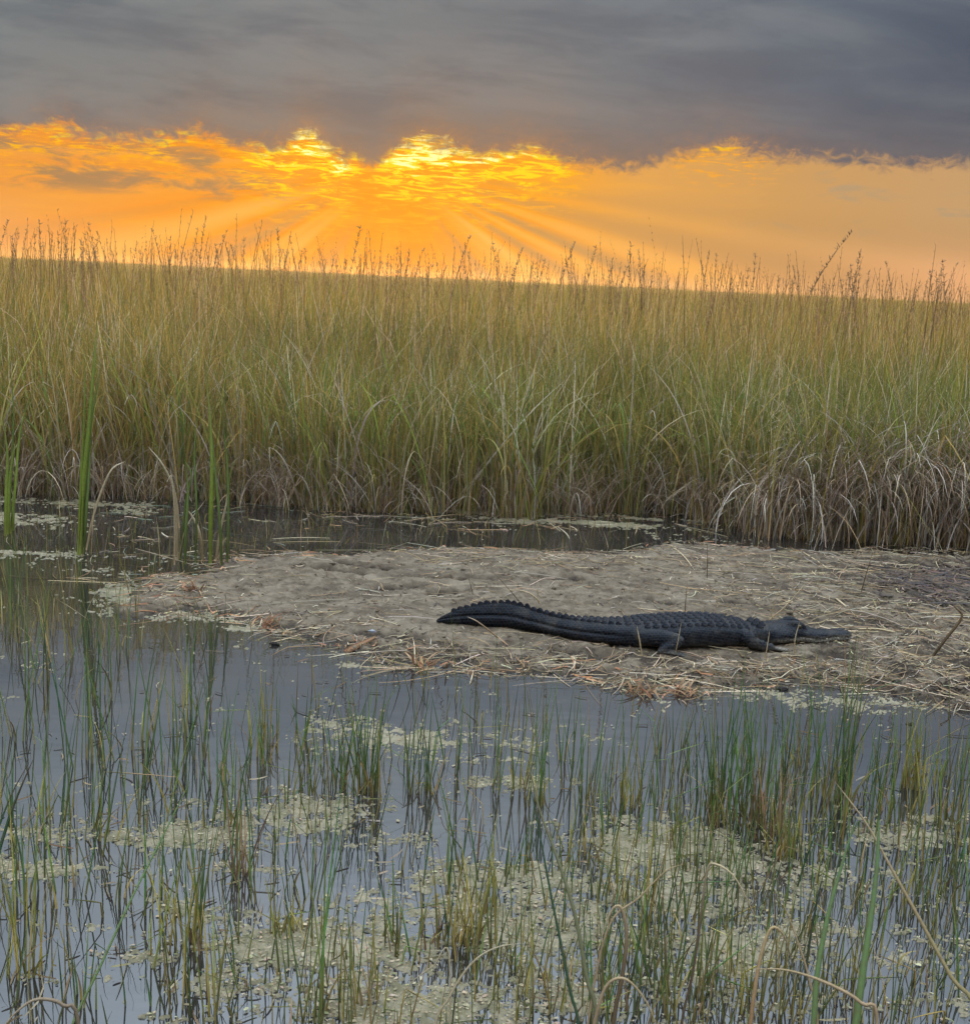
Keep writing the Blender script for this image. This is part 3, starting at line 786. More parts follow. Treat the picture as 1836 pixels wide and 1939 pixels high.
#PART2
# ------------------------------------------------------------------ alligator
def gator_mat(name, c1, c2, c3, bumpy=True, rough=0.42):
    m, t = newmat(name)
    tc_ = t.nodes.new('ShaderNodeTexCoord'); ob = tc_.outputs['Object']
    s_ = t.nodes.new('ShaderNodeSeparateXYZ'); t.links.new(ob, s_.inputs[0])
    x_, y_, z_ = (S(t, s_.outputs[i]) for i in range(3))
    a = noise(t, ob, 14.0, 5, 0.6); b = noise(t, ob, 60.0, 4, 0.65)
    col = mixc(t, a.step(0.4, 0.65), c1, c2)
    col = mixc(t, b.step(0.56, 0.75) * 0.55, col, c3)
    at = t.nodes.new('ShaderNodeAttribute'); at.attribute_name = 'Col'
    if bumpy: col = mixc(t, S(t, at.outputs['Color']) * (a * 1.9).clamp(), col, (0.20, 0.18, 0.145))
    dm = noise(t, ob, 5.0, 6, 0.7)
    col = mixc(t, dm.step(0.50, 0.68) * 0.40, col, (0.085, 0.075, 0.058))
    pb = t.nodes.new('ShaderNodeBsdfPrincipled'); pb.inputs['Roughness'].default_value = rough
    pb.inputs['Specular IOR Level'].default_value = 0.15; pb.inputs['Specular Tint'].default_value = (0.75, 0.86, 1.0, 1)
    t.links.new(((b - 0.5) * 0.5 + rough).k, pb.inputs['Roughness'])
    bm_ = t.nodes.new('ShaderNodeBump'); bm_.inputs['Strength'].default_value = 0.8; bm_.inputs['Distance'].default_value = 0.006
    if bumpy:
        # rows of rectangular belly and flank scales
        br = t.nodes.new('ShaderNodeTexBrick'); t.links.new(vec(t, x_ * 24.0, z_ * 30.0 + y_ * 22.0, 0), br.inputs['Vector'])
        br.inputs['Scale'].default_value = 1.0; br.inputs['Mortar Size'].default_value = 0.11; br.inputs['Mortar Smooth'].default_value = 0.6
        br.inputs['Brick Width'].default_value = 0.62; br.inputs['Row Height'].default_value = 0.62; br.offset = 0.5
        f = S(t, br.outputs['Fac'])
        col = mixc(t, f * 0.55, col, c3)
        t.links.new((f * -0.8 + b * 0.5).k, bm_.inputs['Height'])
    else: t.links.new(b.k, bm_.inputs['Height'])
    t.links.new(col, pb.inputs['Base Color']); t.links.new(bm_.outputs[0], pb.inputs['Normal']); out(t, pb.outputs[0]); return m


M_GSK = gator_mat('alligator_hide', (0.004, 0.0052, 0.009), (0.008, 0.0102, 0.016), (0.030, 0.033, 0.038))
M_GSC = gator_mat('alligator_scute_horn', (0.007, 0.008, 0.013), (0.013, 0.015, 0.021), (0.03, 0.033, 0.04), False, 0.42)
M_GJW = gator_mat('alligator_jaw_hide', (0.05, 0.05, 0.045), (0.09, 0.085, 0.075), (0.13, 0.12, 0.10), False, 0.5)
M_EYE, t = newmat('dark_wet_eye'); pb = t.nodes.new('ShaderNodeBsdfPrincipled'); pb.inputs['Base Color'].default_value = (0.03, 0.022, 0.008, 1); pb.inputs['Roughness'].default_value = 0.1; out(t, pb.outputs[0])
Z0 = 0.055
# px, near-side ground py, half width, height, lift
stn = [(826, 1176, .010, .018, .00), (850, 1180, .022, .078, .0), (880, 1183, .030, .122, .0), (920, 1187, .040, .160, .0), (960, 1190, .050, .170, .0), (1000, 1196, .062, .154, .0),
       (1050, 1205, .078, .132, .0), (1100, 1215, .098, .138, .0), (1150, 1223, .128, .148, .0), (1200, 1229, .160, .160, .0), (1260, 1231, .185, .172, .0), (1330, 1230, .192, .178, .0),
       (1390, 1228, .168, .160, .0), (1425, 1226, .135, .138, .0), (1450, 1224, .118, .128, .004), (1478, 1222, .120, .128, .006), (1505, 1221, .108, .122, .008), (1524, 1220, .092, .098, .008),
       (1545, 1221, .080, .088, .004), (1570, 1219, .074, .078, .006), (1590, 1217, .072, .070, .007), (1602, 1216, .064, .066, .009), (1611, 1214, .040, .046, .014)]
ctr = []
for a, b, hw, ht, lf in stn:
    g = G(a, b, Z0); ctr.append((g[0], g[1] + hw, hw, ht, lf))
ctr = np.array(ctr)
GX, GY = ctr[10, 0], ctr[10, 1]           # body origin near the hips
ss = np.concatenate([[0], np.cumsum(np.hypot(np.diff(ctr[:, 0]), np.diff(ctr[:, 1])))])


def smooth_interp(s, ys):
    # Catmull-Rom in arc length
    j = np.clip(np.searchsorted(ss, s, 'right') - 1, 0, len(ss) - 2); h_ = ss[j + 1] - ss[j]; t_ = (s - ss[j]) / h_
    m = np.gradient(ys, ss)
    return (2 * t_ ** 3 - 3 * t_ ** 2 + 1) * ys[j] + (t_ ** 3 - 2 * t_ ** 2 + t_) * h_ * m[j] + (-2 * t_ ** 3 + 3 * t_ ** 2) * ys[j + 1] + (t_ ** 3 - t_ ** 2) * h_ * m[j + 1]


def gfr(s):
    s = np.asarray(s, float); v = [smooth_interp(s, ctr[:, k]) for k in range(5)]
    e = 1e-3; dx_ = smooth_interp(np.minimum(s + e, ss[-1]), ctr[:, 0]) - smooth_interp(np.maximum(s - e, 0), ctr[:, 0]); dy_ = smooth_interp(np.minimum(s + e, ss[-1]), ctr[:, 1]) - smooth_interp(np.maximum(s - e, 0), ctr[:, 1])
    l = np.hypot(dx_, dy_); return v, dx_ / l, dy_ / l


def s_at_px(p): return np.interp(p, [q[0] for q in stn], ss)


S_TAIL, S_HIP, S_NECK, S_HEAD = s_at_px(1000), s_at_px(1200), s_at_px(1425), s_at_px(1450)


def top_z(s, u):
    """height of the hide over the ground at lateral fraction u"""
    v, _, _ = gfr(s); hw, ht, lf = v[2], v[3], v[4]
    tail = np.clip((S_HIP - s) / (S_HIP - S_TAIL), 0, 1); n_ = 2.7 - 0.9 * tail
    return Z0 + lf - 0.012 + ht * 0.5 + ht * 0.5 * (1 - abs(u) ** n_) ** (1 / n_) + 0.008


bm = bmesh.new()
NR, NS = 150, 28
sv = np.linspace(0.002, ss[-1] - 0.002, NR); (vx, vy, vw, vh, vl), tx, ty = gfr(sv); ringv = []
for i in range(NR):
    tail = float(np.clip((S_HIP - sv[i]) / (S_HIP - S_TAIL), 0, 1)); n_ = 2.7 - 0.9 * tail; ring = []
    for k in range(NS):
        a = 2 * math.pi * k / NS; c, s_ = math.cos(a), math.sin(a)
        u = math.copysign(abs(c) ** (2 / n_), c); w = math.copysign(abs(s_) ** (2 / n_), s_)
        if tail > 0 and w < 0: u *= 1.0 + 0.15 * tail      # the lower tail is fuller
        if tail > 0 and w > 0: u *= 1 - 0.45 * tail * w
        z = Z0 + vl[i] - 0.012 + vh[i] * 0.5 * (1 + w) + 0.008 * (w > 0)
        ring.append(bm.verts.new((vx[i] - ty[i] * u * vw[i] - GX, vy[i] + tx[i] * u * vw[i] - GY, z)))
    ringv.append(ring)
for i in range(NR - 1):
    for k in range(NS): bm.faces.new((ringv[i][k], ringv[i][(k + 1) % NS], ringv[i + 1][(k + 1) % NS], ringv[i + 1][k]))
bm.faces.new(list(reversed(ringv[0]))); bm.faces.new(ringv[-1])


def tube(bm, pts, radii, seg=14, flat=1.0):
    pts = [Vector(p) for p in pts]; rings = []
    P2, R2 = [], []
    for i in range(len(pts) - 1):
        p0 = pts[max(0, i - 1)]; p3 = pts[min(len(pts) - 1, i + 2)]
        for k in range(5):
            t_ = k / 5; P2.append(0.5 * (2 * pts[i] + (pts[i + 1] - p0) * t_ + (2 * p0 - 5 * pts[i] + 4 * pts[i + 1] - p3) * t_ ** 2 + (3 * pts[i] - p0 - 3 * pts[i + 1] + p3) * t_ ** 3))
            R2.append(radii[i] * (1 - t_) + radii[i + 1] * t_)
    P2.append(pts[-1]); R2.append(radii[-1])
    P2 = [P2[0] + (P2[0] - P2[1]).normalized() * R2[0] * .6] + P2 + [P2[-1] + (P2[-1] - P2[-2]).normalized() * R2[-1] * .6]
    R2 = [R2[0] * .45] + R2 + [R2[-1] * .45]
    for i, p in enumerate(P2):
        tg = (P2[min(len(P2) - 1, i + 1)] - P2[max(0, i - 1)]).normalized()
        s1 = tg.cross(Vector((0, 0, 1))); s1 = s1.normalized() if s1.length > .05 else Vector((0, 1, 0)); s2 = s1.cross(tg).normalized()
        rings.append([bm.verts.new(p + s1 * math.cos(a) * R2[i] + s2 * math.sin(a) * R2[i] * flat) for a in [2 * math.pi * k / seg for k in range(seg)]])
    for i in range(len(rings) - 1):
        for k in range(seg): bm.faces.new((rings[i][k], rings[i][(k + 1) % seg], rings[i + 1][(k + 1) % seg], rings[i + 1][k]))
    bm.faces.new(list(reversed(rings[0]))); bm.faces.new(rings[-1])


def L(px, dy, z):
    """gator-local point: s from photo px along the spine, dy metres toward the viewer from the spine, z above ground"""
    (x_, y_, *_), tx_, ty_ = gfr(np.array(s_at_px(px))); return (float(x_ + ty_ * dy) - GX, float(y_ - tx_ * dy) - GY, Z0 + z)


for sd_i in (1, -1):
    def q(p, dy, z): return L(p, dy * sd_i, z)
    # hind leg: thigh forward along the flank, shin folded back, foot forward
    tube(bm, [q(1205, .12, .074), q(1236, .195, .086), (q(1266, .235, .080))], [.056, .060, .046])
    tube(bm, [q(1268, .238, .082), q(1252, .255, .052), q(1232, .262, .022)], [.042, .040, .026])
    tube(bm, [q(1230, .262, .018), q(1246, .282, .012)], [.024, .024], flat=.6)
    for k, a in enumerate((-8, 3, 12, 18)): tube(bm, [q(1243, .282, .012), q(1256 + (2 - abs(k - 1.5)) * 4, .288 + a * .0022, .012), q(1266 + (2 - abs(k - 1.5)) * 6, .292 + a * .0034, .003)], [.013, .011, .006], 8)
    # front leg: elbow back by the flank, forearm forward, hand flat
    tube(bm, [q(1402, .11, .085), q(1408, .165, .080), q(1413, .190, .060)], [.052, .050, .045])
    tube(bm, [q(1412, .190, .058), q(1426, .205, .036), q(1442, .212, .020)], [.044, .037, .025])
    for k, a in enumerate((-20, -10, 0, 10, 20)): tube(bm, [q(1438, .205, .014), q(1450, .208 + a * .0012, .012), q(1459 + (2 - abs(k - 2)) * 3, .210 + a * .0024, .003)], [.013, .010, .005], 8)
    # brow over the eye, cheek, jaw muscle, nostril mound
    tube(bm, [q(1486, .050, .112), q(1500, .055, .130), q(1514, .052, .120), q(1524, .046, .094)], [.020, .028, .025, .014])
    tube(bm, [q(1456, .085, .055), q(1478, .100, .060), q(1500, .090, .048)], [.045, .050, .036])
    tube(bm, [q(1500, .072, .060), q(1540, .058, .052), q(1580, .050, .042)], [.026, .018, .017])
    tube(bm, [q(1590, .018, .060), q(1600, .020, .062)], [.020, .018])
bm.normal_update()
tmp = bpy.data.meshes.new('alligator_raw'); bm.to_mesh(tmp); bm.free()
tob = bpy.data.objects.new('alligator_raw', tmp); COL.objects.link(tob)
rm = tob.modifiers.new('r', 'REMESH'); rm.mode = 'VOXEL'; rm.voxel_size = 0.0068; rm.use_smooth_shade = True
smd = tob.modifiers.new('s', 'SMOOTH'); smd.factor = 0.5; smd.iterations = 5
dg = bpy.context.evaluated_depsgraph_get(); gme = bpy.data.meshes.new_from_object(tob.evaluated_get(dg)); gme.name = 'alligator'
bpy.data.objects.remove(tob); bpy.data.meshes.remove(tmp)
gme.polygons.foreach_set('use_smooth', np.ones(len(gme.polygons), bool))
# carve relief: mouth line, skin folds of the neck, flank scale rows
nv = len(gme.vertices); co = np.zeros(nv * 3, np.float32); gme.vertices.foreach_get('co', co); co = co.reshape(-1, 3)
no = np.zeros(nv * 3, np.float32); gme.vertices.foreach_get('normal', no); no = no.reshape(-1, 3)
Sx = np.interp(co[:, 0] + GX, ctr[:, 0], ss); (q0, q1, qw, qh, ql), ux, uy = gfr(Sx)
lat = (-(co[:, 0] + GX - q0) * uy + (co[:, 1] + GY - q1) * ux) / qw; hz = (co[:, 2] - Z0) / qh
flank = np.clip(1 - np.abs(hz - .45) / .42, 0, 1) * (Sx < S_HEAD)
rowz = np.abs(((hz * 5.2 + (Sx > S_HIP) * .3) % 1) - .5) * 2; colz = np.abs(((Sx / 0.036) % 1) - .5) * 2
dsp = flank * (np.minimum(rowz, 1 - (1 - colz) * 1.2).clip(0, 1) - .4) * .0055
groove = np.exp(-((hz - .52) / .07) ** 2) * np.clip((S_HIP - Sx) / .2, 0, 1) * .012          # long furrow along the tail
mouth = np.exp(-((co[:, 2] - Z0 - (.040 + .028 * np.clip((s_at_px(1530) - Sx) / .2, 0, 1) - .007 * np.sin((Sx - s_at_px(1480)) * 28))) / .0055) ** 2) * ((Sx > s_at_px(1482))) * .008
fold = (Sx > S_NECK - .05) * (Sx < S_HEAD + .05) * np.sin(Sx * 190) * .0025
lump = (fbm(co[:, 0] * 40 + 9, co[:, 2] * 40 + co[:, 1] * 22, 2, 5) - .5) * .005
co += no * (dsp - groove - mouth + fold + lump)[:, None]
gme.vertices.foreach_set('co', co.ravel()); gme.update()
pale = np.clip((Sx - s_at_px(1455)) / .08, 0, 1) * np.clip((.062 - (co[:, 2] - Z0)) / .025, 0, 1) * .9 + .28 * np.clip((.05 - (co[:, 2] - Z0)) / .03, 0, 1) * (Sx > S_HIP)
pale = (pale * (.5 + fbm(co[:, 0] * 30, co[:, 2] * 40, 3, 8))).clip(0, 1)
ca = gme.color_attributes.new('Col', 'FLOAT_COLOR', 'POINT'); cc = np.ones((nv, 4), np.float32); cc[:, :3] = pale[:, None]; ca.data.foreach_set('color', cc.ravel())
gator = link('alligator', gme, M_GSK, label='large black alligator basking on the grey mud bank, head to the right', cat='alligator')
gator.location = (GX, GY, 0)


def scute_mesh(name, lx, ly, h_, back=0.35, nose=0.5):
    """a keeled horny plate: an oval base rising to a sharp ridge that leans back"""
    V = []; n_ = 10
    for k in range(n_): a = 2 * math.pi * k / n_; V.append((math.cos(a) * lx / 2, math.sin(a) * ly / 2, -0.006))
    for k in range(n_): a = 2 * math.pi * k / n_; V.append((math.cos(a) * lx * .40, math.sin(a) * ly * .38, h_ * .28))
    V += [(lx * .26, 0, h_ * .62), (-lx * .06, 0, h_), (-lx * .34, 0, h_ * .72)]
    F = [(k, (k + 1) % n_, n_ + (k + 1) % n_, n_ + k) for k in range(n_)]; T = []
    r0 = 2 * n_
    for k in range(n_):
        k2 = (k + 1) % n_; xm = math.cos(2 * math.pi * (k + .5) / n_)
        T.append((n_ + k, n_ + k2, r0 if xm > .4 else (r0 + 1 if xm > -.35 else r0 + 2)))
    me = bpy.data.meshes.new(name); me.from_pydata(V, [], F + T + [(n_ + 2, r0 + 1, r0), (r0, r0 + 1, n_ + 8), (n_ + 3, r0 + 2, r0 + 1), (r0 + 1, r0 + 2, n_ + 7)]); me.update(); me.materials.append(M_GSC); return me


sc_back = scute_mesh('scute', .050, .042, .017); sc_tail = scute_mesh('tail_scute', .056, .020, .029); sc_neck = scute_mesh('neck_scute', .062, .05, .030)


def put_scute(me, s, u, k=(1, 1, 1), sink=0.0):
    (x_, y_, hw, ht, lf), tx_, ty_ = gfr(np.array(s))
    z = float(top_z(np.array(s), u)) - sink
    tail = float(np.clip((S_HIP - s) / (S_HIP - S_TAIL), 0, 1)); uu = u
    n_ = 2.7 - .9 * tail; w = (1 - abs(u) ** n_) ** (1 / n_)
    if tail > 0: uu = u * (1 - 0.45 * tail * w)
    o = link('scute', me, parent=gator)
    o.location = (float(x_ - ty_ * uu * hw) - GX, float(y_ + tx_ * uu * hw) - GY, z)
    z2 = float(top_z(np.array(min(s + .03, ss[-1])), u)); z1 = float(top_z(np.array(max(s - .03, 0)), u))
    e_ = .05; side = (float(top_z(np.array(s), max(-.98, u - e_))) - float(top_z(np.array(s), min(.98, u + e_)))) / (2 * e_ * float(hw))
    o.rotation_euler = (-math.atan(side) * .8, -math.atan2(z2 - z1, .06), math.atan2(float(ty_), float(tx_))); o.scale = k


s = S_HIP - .04; r_ = 0
while s < S_NECK - .02:
    w8 = 1.0 if s < s_at_px(1380) else .85
    for u in ((-.74, -.46, -.155, .155, .46, .74) if s > S_HIP + .06 else (-.5, -.17, .17, .5)):
        f_ = rng.uniform(.85, 1.12) * w8
        put_scute(sc_back, s + rng.normal(0, .003), u, (f_, f_, f_ * (1.15 if abs(u) > .6 else 1)))
    s += .0545; r_ += 1
for a, u in ((1428, -.3), (1428, .3), (1441, -.3), (1441, .3), (1434, -.55), (1434, .55)): put_scute(sc_neck, s_at_px(a), u)
s = S_HIP - .095
while s > S_TAIL + .03:            # double crest
    t_ = (S_HIP - s) / (S_HIP - S_TAIL); f_ = .75 + .35 * t_
    for u in (-1, 1): put_scute(sc_tail, s, u * (.62 - .42 * t_), (rng.uniform(.9, 1.1), 1, f_ * rng.uniform(.6, .9)), .002)
    if t_ < .45:
        for u in (-.22, .22): put_scute(sc_back, s, u, (.9, .8, .7))
    s -= .046
while s > .09:                      # single crest of taller blades
    t_ = s / S_TAIL; put_scute(sc_tail, s, 0, (rng.uniform(.9, 1.15), .75, (.60 + .45 * t_) * rng.uniform(.8, 1.15)), .003); s -= .046 * rng.uniform(.92, 1.1)
# eyes, nostrils, mouth corner
bm = bmesh.new(); bmesh.ops.create_uvsphere(bm, u_segments=14, v_segments=9, radius=.0165); em = bpy.data.meshes.new('eye'); bm.to_mesh(em); bm.free(); em.materials.append(M_EYE)
bm = bmesh.new(); bmesh.ops.create_uvsphere(bm, u_segments=10, v_segments=6, radius=.008); bmesh.ops.scale(bm, vec=(1.5, .9, .7), verts=bm.verts); nm = bpy.data.meshes.new('nostril'); bm.to_mesh(nm); bm.free(); nm.materials.append(M_EYE)
bm = bmesh.new(); bmesh.ops.create_cone(bm, cap_ends=True, segments=7, radius1=.0045, radius2=.0008, depth=.016); tm_ = bpy.data.meshes.new('tooth'); bm.to_mesh(tm_); bm.free()
M_TOOTH, t = newmat('ivory_tooth'); pb = t.nodes.new('ShaderNodeBsdfPrincipled'); pb.inputs['Base Color'].default_value = (.55, .5, .38, 1); out(t, pb.outputs[0]); tm_.materials.append(M_TOOTH)
for sd_i in (1, -1):
    o = link('eye', em, parent=gator); o.location = L(1509, .074 * sd_i, .118)
    o = link('nostril', nm, parent=gator); o.location = L(1602, .022 * sd_i, .073)
    for a in (1556, 1577):
        o = link('tooth', tm_, parent=gator); o.location = L(a, (.083 - (a - 1534) * .00028) * sd_i, .034); o.rotation_euler = (math.pi, 0, 0)

# ------------------------------------------------------------------ straw and litter on the mud
def litter(n, pxr, pyr, Lr, wr, cols, clump=0.0, flat=0.12, weight=None, angle=None):
    px = rng.uniform(*pxr, n * 3); py = rng.uniform(*pyr, n * 3)
    g = np.array([G(a, b, 0.05) for a, b in zip(px, py)])
    sd = sdist(g[:, 0], g[:, 1], shore) + (fbm(g[:, 0] * 2.5, g[:, 1] * 2.5, 4, 3) - .5) * .3
    w = (sd > -0.10).astype(float)
    if weight is not None: w = w * weight(px, py, g[:, 0], g[:, 1], sd)
    ok = rng.random(len(px)) < w; g = g[ok][:n]; m = len(g)
    z = mud_z(g[:, 0], g[:, 1]).clip(0.002, None) + rng.uniform(.002, .018, m)
    g[:, 2] = z
    ang = rng.uniform(0, math.pi * 2, m) if angle is None else rng.normal(angle, .5, m) + math.pi * rng.integers(0, 2, m)
    Ls = rng.uniform(*Lr, m) * rng.uniform(.5, 1, m)
    return strips_lying(g, Ls, rng.uniform(*wr, m), ang, pick(cols, m, .25), flat)


def strips_lying(g, L_, w, ang, col, flat):
    """straws lying down: gently curved, hugging the ground, some with an end cocked up"""
    m = len(g); seg = 6; V = np.zeros((m, seg + 1, 3, 3)); cv = rng.normal(0, .55, m); kin = np.where(rng.random(m) < .28, rng.normal(0, 1.3, m), 0); kp = rng.uniform(.3, .8, m)
    p = g.copy(); up_ = np.abs(rng.normal(0, flat, m)) * (rng.random(m) < .5)
    for i in range(seg + 1):
        t_ = i / seg
        if i:
            a = ang + cv * t_ + np.where(t_ > kp, kin, 0)
            p = p + np.stack([np.cos(a) * L_ / seg, np.sin(a) * L_ / seg, up_ * L_ / seg * (1 - .6 * t_)], -1)
            zz = mud_z(p[:, 0], p[:, 1]).clip(.002, None) + .004; p[:, 2] = np.maximum(p[:, 2] * .75 + zz * .25, zz) if True else p[:, 2]
        a = ang + cv * t_; hw = w * .5 * (1 - .8 * t_ ** 3)
        off = np.stack([-np.sin(a) * hw, np.cos(a) * hw, np.zeros(m)], -1)
        V[:, i, 0] = p - off; V[:, i, 1] = p + [0, 0, 1] * (w * .45)[:, None]; V[:, i, 2] = p + off
    b = np.arange(m)[:, None] * (seg + 1) * 3 + np.arange(seg)[None, :] * 3
    F = np.concatenate([np.stack([b + k, b + k + 1, b + k + 4, b + k + 3], -1).reshape(-1, 4) for k in (0, 1)])
    C = np.repeat(np.repeat(col[:, None, :], seg + 1, 1)[:, :, None, :], 3, 2).reshape(-1, 3)
    return V.reshape(-1, 3), F, C


STRAW = [(.31, .245, .155), (.22, .16, .095), (.44, .37, .26), (.16, .11, .065), (.26, .185, .105), (.34, .30, .24)]
RUSTY = [(.30, .145, .08), (.38, .22, .13), (.22, .11, .065)]
DARKT = [(.05, .045, .05), (.08, .065, .06), (.12, .09, .07)]
def wedge_w(px, py, x, y, sd):
    e1 = np.exp(-(sd / .22) ** 2) * .85
    right = np.clip((px - 1180) / 400, 0, 1) * .75
    cl = (fbm(x * 2.2, y * 2.2, 3, 77) > .54) * .22
    lower = np.exp(-((py - (1225 + (px - 700) * .08)) / 30) ** 2) * .5
    top_ = np.exp(-((py - 1060) / 18) ** 2) * (px > 800) * .8
    gy_ = (np.abs(py - (1175 + (px - 830) * .07)) < 22) & (px > 840) & (px < 1600)
    return np.clip(e1 + right + cl + lower + top_, 0.05, 1) * np.where(gy_, .15, 1) * (1 - .9 * np.exp(-((px - 1800) / 80) ** 2 - ((py - 1110) / 24) ** 2)) * (fbm(x * 5, y * 8, 3, 91) * 2.4 - .5).clip(.12, 1)


allr = ((190, 1960), (1020, 1400))
parts = [litter(2500, *allr, (.05, .36), (.0035, .008), STRAW, weight=wedge_w),
         litter(650, *allr, (.25, .75), (.004, .008), STRAW, weight=wedge_w, angle=0.15, flat=.05),
         litter(4800, *allr, (.02, .09), (.004, .010), STRAW + DARKT + DARKT, weight=lambda *a: np.clip(wedge_w(*a) + .15, 0, 1)),
         litter(500, *allr, (.05, .22), (.006, .016), RUSTY, weight=lambda px, py, x, y, sd: np.exp(-((sd - .04) / .12) ** 2) * (px < 1500)),
         litter(900, (1640, 1900), (1070, 1150), (.08, .55), (.010, .024), DARKT, weight=lambda px, py, x, y, sd: np.exp(-((px - 1800) / 70) ** 2 - ((py - 1108) / 22) ** 2))]
V_, F_, C_ = cat(parts)
link('straw_litter', mesh_np('straw_litter', V_, F_, C_), M_STRAW, kind='stuff', label='dry straw and broken grass strewn over the mud bank', cat='straw')

# clods and crumbs on the mud
n = 9000; px = rng.uniform(190, 1960, n * 3); py = rng.uniform(1030, 1400, n * 3); g = np.array([G(a, b, .05) for a, b in zip(px, py)])
sd = sdist(g[:, 0], g[:, 1], shore); ok = (sd > -.03) & (rng.random(len(px)) < wedge_w(px, py, g[:, 0], g[:, 1], sd) * .8 + .08); g = g[ok][:n]; m = len(g)
g[:, 2] = mud_z(g[:, 0], g[:, 1]).clip(.0, None)
rr_ = rng.gamma(1.6, .0045, m).clip(.003, .028); octa = np.array([(1, 0, 0), (0, 1, 0), (-1, 0, 0), (0, -1, 0), (0, 0, .8), (0, 0, -.6)])
V_ = g[:, None, :] + octa[None] * rr_[:, None, None] * rng.uniform(.6, 1.4, (m, 6, 1)); a_ = rng.uniform(0, 6.28, m)
b = np.arange(m)[:, None] * 6; tri = np.array([(0, 1, 4), (1, 2, 4), (2, 3, 4), (3, 0, 4), (1, 0, 5), (2, 1, 5), (3, 2, 5), (0, 3, 5)])
link('mud_crumbs', mesh_np('mud_crumbs', V_.reshape(-1, 3), (b[:, :, None] + tri[None]).reshape(-1, 3), None), M_MUD, kind='stuff', label='small clods and crumbs of mud on the bank', cat='mud')

# single sticks and straws that stand out on the bank
def single(name, label, cat_, pts, width, cols, mat=M_STRAW, group=None, face=(0, -1, .3), **k):
    V, F, C = ribbon(pts, width, cols, face=face, **k)
    base = V[:4].mean(0); o = link(name, mesh_np(name, V - base, F, C), mat, label=label, cat=cat_, group=group); o.location = base; return o


def on_mud(lst, w=.012):
    r = []
    for a, b, up_ in lst:
        g = G(a, b, .06); dz = up_
        if up_ > 0:      # a raised point keeps the ground depth given by its foot: move up the ray plane of the first point
            g = P(a, b, r[0][1] - .02)
        else: g[2] = max(zmud1(g[0], g[1]), .0) + .008
        r.append(g)
    return r


TAN = [(.45, .34, .20), (.52, .42, .27), (.56, .47, .32)]
DRK = [(.10, .075, .05), (.14, .10, .06), (.18, .13, .08)]
single('bent_stick', 'dark bent stick leaning up from the mud at the right edge of the bank', 'stick', on_mud([(1763, 1243, 0), (1790, 1210, 1), (1821, 1168, 1), (1806, 1148, 1)]), .022, DRK, tip=.5)
single('dry_stalk', 'brown dry stalk slanting up behind the alligator neck', 'stalk', on_mud([(1456, 1172, 0), (1490, 1145, 1), (1528, 1100, 1)]), .011, TAN)
single('dry_stalk', 'short thin stalk leaning beside the longer one behind the alligator neck', 'stalk', on_mud([(1458, 1170, 0), (1470, 1130, 1), (1480, 1105, 1)]), .007, TAN)
single('dry_stalk', 'pale crossed straw lying on the mud above the alligator snout', 'stalk', on_mud([(1582, 1137, 0), (1600, 1150, 0), (1616, 1165, 0)]), .018, TAN[1:])
single('dry_stalk', 'long pale straw lying right of the alligator snout', 'stalk', on_mud([(1625, 1190, 0), (1660, 1192, 0), (1690, 1198, 0), (1705, 1190, 0)]), .015, TAN[1:])
single('dry_stalk', 'long straw lying aslant near the back edge of the mud bank', 'stalk', on_mud([(1270, 1030, 0), (1295, 1055, 0), (1315, 1080, 0)]), .016, TAN[1:])
single('dry_stalk', 'long thin pale straw aslant on the mud at right of centre back edge', 'stalk', on_mud([(1520, 1045, 0), (1560, 1070, 0), (1594, 1100, 0)]), .014, TAN[1:])
single('dry_stalk', 'upright dark stem standing behind the alligator back', 'stalk', on_mud([(1296, 1165, 0), (1298, 1135, 1), (1301, 1102, 1)]), .007, DRK)
single('dry_stalk', 'upright dark stem standing on the back of the bank above the alligator', 'stalk', on_mud([(1338, 1097, 0), (1339, 1060, 1), (1338, 1020, 1)]), .008, DRK)
single('dry_stalk', 'grey stem standing on the bank up and right of the alligator snout', 'stalk', on_mud([(1630, 1122, 0), (1640, 1085, 1), (1652, 1045, 1)]), .009, DRK)
single('dry_stalk', 'straw arching over the root of the alligator tail', 'stalk', on_mud([(1023, 1147, 0), (1012, 1130, 1), (990, 1119, 1), (955, 1117, 1)]), .012, TAN)
single('dry_stalk', 'thin dark stem leaning across behind the alligator tail', 'stalk', on_mud([(985, 1142, 0), (960, 1112, 1), (925, 1075, 1)]), .006, DRK)
single('dry_stalk', 'thin dark stem leaning left behind the alligator tail', 'stalk', on_mud([(895, 1128, 0), (890, 1105, 1), (884, 1085, 1)]), .006, DRK)
single('dry_stalk', 'tan upright stem before the alligator hind leg', 'stalk', on_mud([(1215, 1238, 0), (1210, 1210, 1), (1205, 1184, 1)]), .010, TAN)
single('dry_stalk', 'thin pale stem before the alligator belly', 'stalk', on_mud([(1278, 1240, 0), (1284, 1210, 1), (1290, 1175, 1)]), .006, TAN)
single('dry_stalk', 'pale stem before the alligator front foot', 'stalk', on_mud([(1448, 1246, 0), (1453, 1220, 1), (1457, 1192, 1)]), .008, TAN)
single('dry_stalk', 'tan stem before the alligator jaw', 'stalk', on_mud([(1504, 1240, 0), (1505, 1210, 1), (1514, 1176, 1)]), .009, TAN)
single('dry_stalk', 'rusty straw crossing the foot of the alligator tail', 'stalk', on_mud([(962, 1218, 0), (940, 1205, 0), (905, 1178, 1), (885, 1168, 1)]), .012, [(.36, .22, .14), (.45, .32, .2), (.6, .5, .38)])
